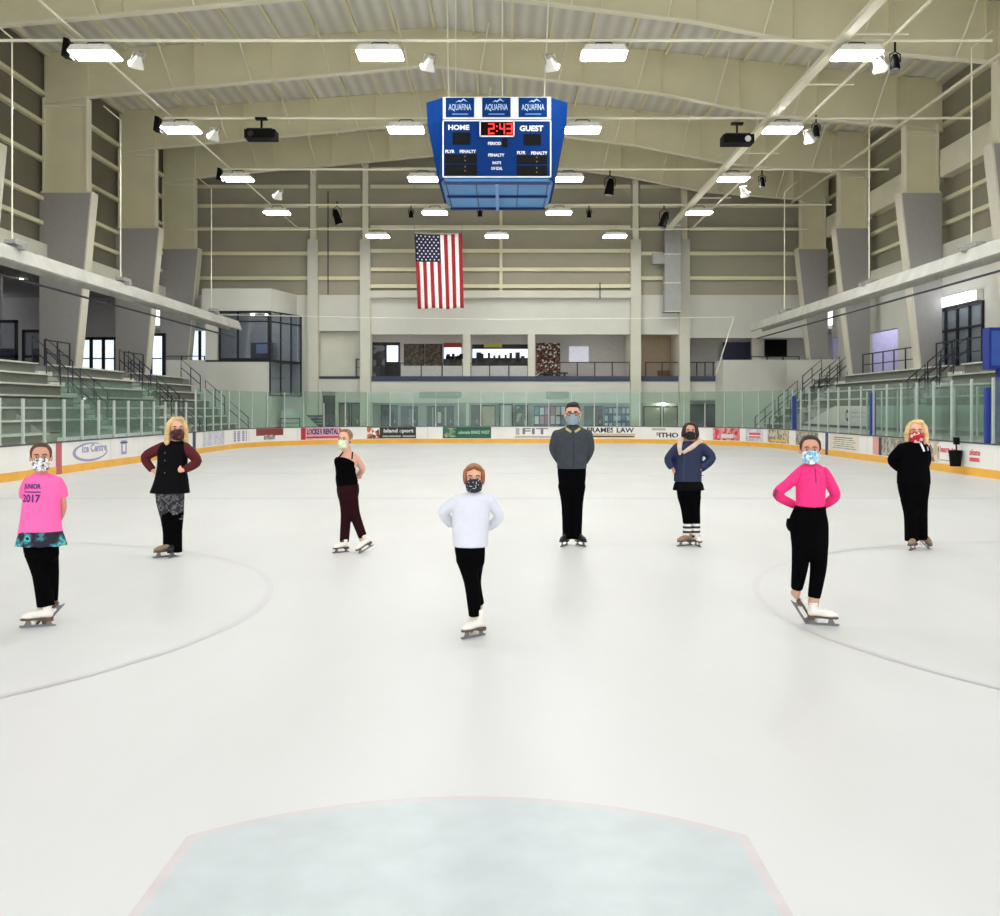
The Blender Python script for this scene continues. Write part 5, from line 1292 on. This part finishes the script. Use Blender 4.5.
P2.garment('sweater', [(441, 167, 182, .055), (444, 161, 187, .085), (450, 159, 188, .10), (462, 160, 186, .11)], [[(163, 447.5, 0, 5.6), (145.5, 457, .02, 4.7), (152.5, 470, -.01, 3.5)], [(184.5, 447.5, 0, 5.8), (197, 461, 0, 4.8), (184, 470, -.08, 3.6)]], mat('maroon_knit', (80, 13, 20), .85, var=.1, scale=12, bump=.7), .003)
v_ = P2.garment('vest', [(440.5, 168, 181, .06), (443.5, 162, 186, .10), (450, 158.5, 187.5, .125), (460, 158.5, 186.5, .135), (470, 157.5, 186, .135), (481, 155, 187.5, .145), (493, 150.5, 189, .155)], [], mat('black_quilted', (7, 6, 8), .7, var=.15, scale=10, spec=.08), .010)
P2.on_front(v_, 'buttons', [([(168, 452.5), (169.4, 452.5)], 1.4), ([(168, 460), (169.4, 460)], 1.4), ([(168, 472), (169.4, 472)], 1.4)], mat('button_grey', (70, 68, 72), .3))
P2.garment('leggings', [(488, 156, 184, .125), (497, 156, 184, .125), (504, 158, 183.5, .11)], [[(164, 500, 0, 8), (167.5, 517, 0, 6.8), (169, 520, 0, 6.5)], [(176, 500, 0, 8), (177, 517, 0, 6.3), (176, 520, 0, 6.2)]], pattern('lace_print', [(34, 32, 36), (80, 78, 80), (24, 22, 26), (100, 98, 98), (30, 28, 32)], 48), .003, label='dark grey patterned leggings')
P2.garment('leg_warmer', None, [[(167.5, 514, 0, 7.3), (169, 532, 0, 5.8), (169.5, 549, 0, 6.2)], [(177, 512, 0, 6.7), (176, 532, 0, 5.8), (175, 552, 0, 7)]], FBLK, .004)
P2.skate(175, 0.0, (-.75, -.66), .27, BOOTT, shaft=.08); P2.skate(174, .05, (.1, -1), .26, BOOTB, shaft=.08)
P2.hand(153.5, 471, -.02, (.9, -.25, -.1), 1, (.3, .9, 0), .4); P2.hand(182, 470.5, -.10, (-.95, .0, .25), 1, (0, .9, 0), .3); P2.finish()

# --- girl in black tank top
P3 = Person('girl in black tank top and maroon leggings, turned sideways with hands behind back', 12.6, 349, vox=.008); P3.hs = .16
P3.head(345, 429, 449, yaw=-.30, hair=(136, 96, 66), mask=pattern('mask_pale_green', [(206, 214, 170), (226, 232, 206), (180, 198, 150)], 40), hairstyle='back', dy=-.02)
P3.neck(347, 446, 454, .046, px1=348)
P3.bodypart([(452, 342, 353, .045), (455, 338.5, 357.5, .075), (462, 336.5, 357, .09), (475, 338, 355, .09), (488, 338, 356, .10)], [[(355.5, 458, .03, 4.4), (362.5, 469, .12, 3.5), (356, 477, .24, 2.5)], [(340, 459, -.02, 3.6), (344, 470, .10, 3.2), (352, 477, .24, 2.5)], [(346, 500, 0, 6), (346, 514, 0, 4.6), (344.5, 545, 0, 3)], [(351, 500, 0, 6), (355, 515, .03, 4.6), (363, 542, .06, 3)]], g=-.003)
P3.garment('tank_top', [(456.8, 337, 352, .07), (458.8, 334.8, 354.5, .092), (462, 334.3, 356, .104), (467, 335.4, 355.4, .104), (473, 336.0, 355.6, .105), (480, 335.8, 357.3, .115), (487, 337, 358, .115)], [], FBLK, .003)
bm = B()
for a_, b_ in (((338, 459, -.085), (343, 452, -.03)), ((352, 459, -.08), (352.5, 452, .0))): tube(bm, [P3.p(*a_), P3.p((a_[0]+b_[0])/2, 455.5, (a_[2]+b_[2])/2-.035), P3.p(b_[0], b_[1], b_[2]-.03)], .009, 6)
obj('shoulder_strap', bm, FBLK, P3.root)
P3.garment('leggings', [(484, 337, 358.5, .115), (491, 337, 359, .125), (498, 338.5, 357.5, .115)], [[(346, 499, 0, 7.2), (346, 514, 0, 5.2), (344.3, 542, 0, 4.4)], [(351, 499, 0, 7.4), (355, 515, .03, 5.2), (362.8, 537, .06, 4.2)]], mat('dark_maroon_spandex', (38, 9, 17), .8, spec=.1, var=.06, scale=8), .003)
P3.skate(348.0, 0, (-.75, -.66), .22, shaft=.12); P3.skate(374, -.02, (-.80, -.55), .23, pitch=.45, shaft=.12)
P3.hand(356, 477, .24, (-1, 0, .1), 1); P3.hand(352, 477, .24, (1, 0.1, .1), -1); P3.finish()

# --- centre girl
P4 = Person('small girl in pale grey sweater and dark spotted mask, nearest skater in the centre', 7.93, 472, vox=.0065); P4.hs = .14
P4.head(474, 463.5, 492, yaw=.03, hair=(150, 92, 54), mask=pattern('mask_navy_dots', [(240, 240, 240), (40, 40, 52), (34, 34, 46), (28, 28, 40)], 55, kind='dots'), hairstyle='tucked')
P4.neck(474, 489, 497, .038)
P4.bodypart([(492, 468, 480, .04), (497, 460, 488, .06), (520, 456, 485, .075), (550, 457, 483, .08)], [[(459, 499, 0, 4), (444, 512, .05, 3.6), (452, 525, .12, 2.6)], [(489, 499, 0, 4), (499, 516, .05, 3.6), (489, 528, .12, 2.6)], [(464, 560, 0, 7.5), (471, 582, -.01, 6), (475, 615, 0, 4)], [(476, 560, .03, 7.5), (475, 582, .07, 5.5), (480, 610, .16, 4)]])
sw = P4.garment('sweater', [(491.5, 467, 481.5, .05), (494.5, 460, 488, .07), (499, 455.5, 490.5, .085), (510, 453, 489, .095), (525, 452.5, 488.3, .10), (538, 453, 488, .105), (546.5, 453.3, 487.5, .11)], [[(458.5, 500, 0, 6.2), (443.8, 512, .05, 5.4), (452, 524.5, .11, 4.4)], [(489, 500, 0, 6.2), (499, 516, .05, 5.2), (488.5, 527.5, .11, 4.3)]], mat('pale_grey_jersey', (214, 214, 222), .85, var=.03, scale=9, bump=.7), .003)
P4.garment('trousers', [(543, 454.5, 484.5, .09), (553, 455.5, 484.8, .10), (563, 458, 484, .09)], [[(465, 558, 0, 9.2), (471.5, 582, -.01, 7.4), (475, 616, 0, 5.8)], [(476, 558, .03, 8.6), (474.5, 582, .07, 6.4), (479, 604, .14, 5.2)]], FBLK, .003)
P4.skate(484, .03, (-.72, -.68), .235, shaft=.16, label='white skate with brown sole'); P4.skate(484, .30, (-.45, -.85), .235, pitch=.65, shaft=.14)
P4.hand(452, 525, .12, (1, .2, -.2), 1); P4.hand(489, 528, .12, (-1, .2, -.2), -1); P4.finish()

# --- tall man
P5 = Person('tall man with dark hair and glasses in slate grey jacket, arms behind back', 13.2, 572, vox=.009); P5.hs = .19
P5.head(572.7, 402.5, 425, yaw=-.07, hair=(38, 28, 24), mask=mat('mask_grey_blue', (138, 154, 164), .8), hairstyle='short', glasses=True, brow=(30, 22, 20))
P5.neck(572.7, 422, 429, .058)
P5.bodypart([(428, 567.5, 578, .05), (434, 559, 585, .08), (450, 560, 584, .10), (468, 560, 583, .10)], [[(557, 434, 0, 4), (554, 448, .05, 3.6), (561, 461, .16, 2.6)], [(588, 434, 0, 4), (590, 448, .05, 3.6), (584, 461, .16, 2.6)], [(565, 487, 0, 6.5), (567.5, 505, 0, 5), (568, 538, 0, 3.2)], [(578, 487, 0, 6.5), (577, 505, 0, 5), (576, 538, 0, 3.2)]])
jk = P5.garment('jacket', [(424.5, 567, 578.5, .062), (427, 565, 581, .075), (429.5, 559, 586.5, .09), (433, 554.5, 590, .115), (443, 556.5, 589, .13), (456, 557.5, 587, .13), (468.5, 557, 586.3, .13)], [[(557, 435, 0, 5.2), (553.7, 449, .05, 4.5), (560.5, 462, .14, 3.8)], [(587.5, 435, 0, 5.2), (590, 449, .05, 4.5), (584, 462, .14, 3.8)]], mat('slate_grey_fleece', (56, 61, 67), .9, var=.1, scale=14, bump=.7), .003)
P5.on_front(jk, 'zip', [([(573, 431), (572.7, 467.5)], .9)], M['dark'])
bm = B(); tube(bm, [P5.p(565.5, 427, .02), P5.p(567, 429.5, -.07), P5.p(571, 432, -.115)], [.02, .022, .015], 8); tube(bm, [P5.p(580.5, 427, .02), P5.p(579, 429.5, -.07), P5.p(575, 432, -.115)], [.02, .022, .015], 8); tube(bm, [P5.p(565.5, 427, .02), P5.p(568, 425.5, .07), P5.p(578, 425.5, .07), P5.p(580.5, 427, .02)], .02, 8)
obj('collar', bm, mat('collar_yellow_grey', (186, 178, 120), .8), P5.root)['label'] = 'pale yellow collar'
P5.garment('trousers', [(465, 557.8, 585.8, .115), (474, 557.8, 585.8, .12), (486, 559.5, 584.5, .115)], [[(565.3, 486, 0, 7.3), (567.3, 505, 0, 5.8), (567.6, 539, 0, 4.8)], [(578.3, 486, 0, 7.3), (577, 505, 0, 5.8), (576.6, 539, 0, 4.8)]], FBLK, .003)
P5.skate(567.5, .06, (-.40, -.92), .26, BOOTB, shaft=.12, label='black skate'); P5.skate(576.5, .06, (.40, -.92), .26, BOOTB, shaft=.12, label='black skate')
P5.hand(561, 461, .16, (1, .1, -.2), 1); P5.hand(584, 461, .16, (-1, .1, -.2), -1); P5.finish()

# --- woman in blue jacket
P6 = Person('woman in navy padded jacket with beige hood and black mask, striped leg warmers', 13.2, 688, skin=SKIN2, vox=.009); P6.hs = .17
P6.head(690, 422, 440, yaw=-.12, hair=(44, 32, 28), mask=mat('mask_black', (18, 18, 22), .8), hairstyle='chin', brow=(34, 24, 22))
P6.neck(690, 438, 444, .05)
P6.bodypart([(440, 684, 696, .05), (445, 677, 702, .08), (465, 677, 700, .09), (490, 678, 700, .10)], [[(678, 448, 0, 3.6), (669, 459, .02, 3.2), (673, 469, -.01, 2.3)], [(702, 448, 0, 3.6), (712, 458, .0, 3.2), (699.5, 470, -.06, 2.3)], [(684, 497, 0, 5.5), (686, 508, 0, 4), (687.5, 528, 0, 2.8)], [(694.5, 497, 0, 5.5), (695, 508, 0, 4), (696, 528, 0.02, 2.8)]])
jk = P6.garment('jacket', [(441, 682, 698, .07), (444, 677, 703, .105), (449, 674.5, 703.5, .125), (461, 674.8, 702, .13), (472, 674.3, 701.5, .135), (481.5, 674, 701.3, .14)], [[(678, 448, 0, 5.3), (668.8, 459, .02, 4.5), (672.5, 468, -.0, 3.7)], [(702, 448, 0, 5.4), (711.3, 458, .0, 4.7), (700.8, 468.8, -.05, 3.8)]], mat('navy_padded_nylon', (14, 30, 66), .55, var=.12, scale=9, bump=.7), .003)
P6.on_front(jk, 'quilting', [([(675, y_), (688, y_+1), (702, y_)], .45) for y_ in (453, 458.5, 464, 469.5, 475)], mat('navy_seam', (18, 30, 64), .6))
P6.on_front(jk, 'zip', [([(683, 452), (681.5, 481)], .7)], M['rail'])
bm = B(); tube(bm, [P6.p(680, 455, -.125), P6.p(679.5, 448, -.115), P6.p(680, 441, -.06), P6.p(684, 438, .06), P6.p(697, 438, .07), P6.p(700, 441, -.03), P6.p(692, 447, -.13), P6.p(683, 453, -.145)], [.02, .032, .04, .045, .045, .04, .034, .022], 10)
fuse('hood', bm, mat('beige_fleece', (206, 178, 160), .95, var=.08, scale=20), P6.root, .009, 3)
P6.skirt('long_top', [(480, 676.5, 699.5, .115), (484, 674.6, 702, .13), (490, 673.3, 703.3, .146)], mat('black_jersey', (14, 13, 14), .9, spec=.05), 7, .008)
P6.garment('leggings', [(482, 676.5, 701, .115), (492, 677, 700.8, .115), (498, 677.8, 700, .10)], [[(684, 497, 0, 6.5), (685.8, 508, 0, 5), (687.5, 525, 0, 4)], [(694.6, 497, 0, 6.4), (695, 508, 0, 5), (696, 523, 0, 4.1)]], FBLK, .003)
stripes = bpy.data.materials.new('striped_leg_warmer'); stripes.use_nodes = True; nt = stripes.node_tree
tc = nt.nodes.new('ShaderNodeTexCoord'); wv = nt.nodes.new('ShaderNodeTexWave'); wv.bands_direction = 'Z'; wv.inputs['Scale'].default_value = 5.2
cr = nt.nodes.new('ShaderNodeValToRGB'); cr.color_ramp.interpolation = 'CONSTANT'; cr.color_ramp.elements[0].color = lin((24, 24, 26)); cr.color_ramp.elements[1].color = lin((226, 220, 214)); cr.color_ramp.elements[1].position = .5
nt.links.new(tc.outputs['Object'], wv.inputs['Vector']); nt.links.new(wv.outputs['Fac'], cr.inputs['Fac']); nt.links.new(cr.outputs['Color'], nt.nodes['Principled BSDF'].inputs['Base Color'])
P6.garment('leg_warmer', None, [[(687.3, 524.5, 0, 4.5), (687.3, 537, 0, 4.6)]], stripes, .002, label='white leg warmer with black stripes')
P6.garment('leg_warmer', None, [[(696, 521.5, 0.02, 4.4), (695.5, 539, 0.02, 4.6)]], stripes, .002, label='black leg warmer with white stripes')
P6.skate(692, -.0, (-.86, -.5), .25, BOOTT, shaft=.09); P6.skate(695, .05, (.1, -1), .25, BOOTW, shaft=.09)
P6.hand(673, 469, -.01, (.5, .1, -.9), 1, (.8, .3, 0), .3); P6.hand(699.5, 470, -.06, (-.8, .2, -.4), 1, (0, .9, .2), .3); P6.finish()

# --- girl in bright pink jacket
P7 = Person('girl in bright pink zip top and black trousers, hands on hips behind', 8.37, 810, skin=SKIN2, vox=.007); P7.hs = .15
P7.head(810, 435, 464, yaw=-.26, hair=(48, 32, 26), mask=pattern('mask_pale_blue', [(196, 216, 226), (110, 168, 200), (232, 236, 238), (150, 190, 214)], 38), hairstyle='back')
P7.neck(810.5, 461, 470, .040)
P7.bodypart([(464, 805, 817, .04), (470, 799, 824, .06), (490, 799, 822, .07), (515, 795, 822, .085)], [[(799, 473, 0, 4.4), (777, 494.5, .03, 3.8), (794, 505, .10, 2.8)], [(825, 473, 0, 4.4), (836, 496, .03, 3.8), (823, 506, .10, 2.8)], [(801, 550, 0, 8), (800, 568, 0, 6.5), (796.5, 596, 0.08, 4.2)], [(818, 550, 0, 8), (818.5, 568, 0, 7), (814, 606, 0, 4.4)]])
pink = mat('bright_pink_knit', (236, 44, 122), .75, var=.05, scale=9, bump=.7)
z_ = P7.garment('zip_top', [(463.5, 804, 817.5, .052), (467, 799, 823, .07), (472, 797, 826.5, .08), (480, 796.3, 826, .09), (493, 796.3, 825, .09), (507, 796.5, 824.8, .09)], [[(801, 472.5, 0, 6), (789, 483, .01, 5.4), (777.6, 494.7, .03, 5), (794.5, 505, .09, 4)], [(823.5, 472.5, 0, 6), (830, 483, .01, 5.6), (835, 496, .03, 5.2), (823, 505.5, .09, 4)]], pink, .002)
P7.on_front(z_, 'zip', [([(812, 467.5), (812.5, 482)], .9)], mat('zip_dark_red', (96, 30, 56), .4)); P7.on_front(z_, 'sleeve_mark', [([(774.5, 489), (772.8, 497)], 1.6)], mat('mark_dark', (70, 30, 50), .6))
P7.on_front(z_, 'seam', [([(800, 468.5), (796.8, 483)], .6), ([(823, 468), (826, 483)], .6)], mat('seam_pink', (206, 34, 104), .7))
P7.garment('trousers', [(505.5, 795.8, 825.3, .088), (513, 792, 826, .10), (523, 789, 827.8, .115), (535, 791, 828, .12), (548, 792.5, 827.5, .11)], [[(801.5, 545, 0, 9.8), (799.8, 567, 0, 8), (796.7, 588.5, .06, 5.6)], [(818.3, 545, 0, 9.8), (818.3, 568, 0, 8), (814, 597.5, 0, 6)]], FBLK, .002)
P7.garment('tied_jacket', [(519, 787.5, 800, .08, .03), (526, 786.8, 799, .09, .03), (531, 789, 799, .07, .03)], [], FBLK, .002)
P7.garment('sock', None, [[(796.3, 590, .07, 4.8), (795.0, 595, .09, 4.4)], [(814, 599, 0, 5.4), (813, 606, .0, 5.2)]], mat('beige_tights', (200, 160, 136), .7), .001)
P7.skate(807.5, 0, (.93, -.36), .245, shaft=.12); P7.skate(781, .12, (.93, -.36), .24, pitch=1.0, shaft=.12)
P7.hand(794, 505, .10, (1, .2, -.2), 1); P7.hand(823, 506, .10, (-1, .2, -.2), -1); P7.finish()

# --- blonde woman in black, right
P8 = Person('blonde woman in black jacket and red mask, dressed all in black, far right', 12.86, 914, vox=.009); P8.hs = .17
P8.head(916.3, 420, 443, yaw=-.38, hair=(216, 178, 124), mask=pattern('mask_red_white', [(176, 26, 40), (190, 34, 46), (160, 20, 34), (226, 190, 190)], 30), hairstyle='bob', dy=-.02)
P8.neck(915, 440, 446, .052)
P8.bodypart([(442, 908, 922, .05), (447, 902, 925, .08), (470, 901, 926, .10), (485, 901, 927, .10)], [[(902, 448, 0, 4), (891.5, 460, .04, 3.4), (900, 469, .16, 2.5)], [(925, 448, 0, 4), (929, 460, .06, 3.4), (923, 470, .18, 2.5)], [(908, 500, 0, 7), (911, 515, 0, 5), (911.7, 542, 0, 3.2)], [(919, 500, 0, 7), (921, 515, .02, 5), (922, 540, .06, 3.2)]])
P8b = mat('black_fleece', (6, 5, 7), .9, var=.1, scale=12, spec=.04)
j_ = P8.garment('jacket', [(441.5, 908, 923, .07), (444.5, 901, 927, .10), (452, 898.8, 928.5, .125), (463, 898.8, 928.3, .13), (474, 897.6, 929.6, .14), (484, 897.5, 930, .145)], [[(902, 448.5, 0, 5.4), (892, 459.8, .04, 4.4), (899, 468.5, .12, 3.8)], [(924.5, 449, 0, 5.2), (926.5, 460, .05, 4.6), (923, 470, .15, 3.8)]], P8b, .003)
P8.on_front(j_, 'shirt_collar', [([(917.5, 442.5), (920.5, 451)], 2.4)], M['hwhite']); P8.on_front(j_, 'badge', [([(925.2, 446.5), (925.6, 450.5)], 2.0)], mat('badge_grey', (170, 170, 176), .6))
P8.garment('trousers', [(481, 897.7, 929.8, .14), (489, 898.5, 929, .135), (499, 901, 927.5, .115)], [[(908.7, 499, 0, 8), (911, 515, 0, 6.8), (911.7, 541, 0, 6.6)], [(919.5, 499, 0, 8), (920.5, 515, .02, 6.6), (921.5, 539, .06, 5.8)]], FBLK, .003)
P8.skate(915.5, .02, (-.62, -.78), .26, BOOTT, shaft=.09, label='taupe covered skate'); P8.skate(920, .22, (.12, -1), .25, BOOTT, shaft=.09, pitch=.35, label='taupe covered skate')
P8.hand(900, 469, .16, (1, .1, 0), 1); P8.hand(923, 470, .18, (-1, .1, 0), -1); P8.finish()

# ------------------------------------------------------------------ world and view
w = bpy.data.worlds.new('world'); S.world = w; w.use_nodes = True
bg = w.node_tree.nodes['Background']; bg.inputs[0].default_value = (.92, .96, 1, 1); bg.inputs[1].default_value = 1.5
S.view_settings.view_transform = 'Standard'; S.view_settings.look = 'None'; S.view_settings.gamma = 1; S.view_settings.use_curve_mapping = False
S.view_settings.exposure = .50
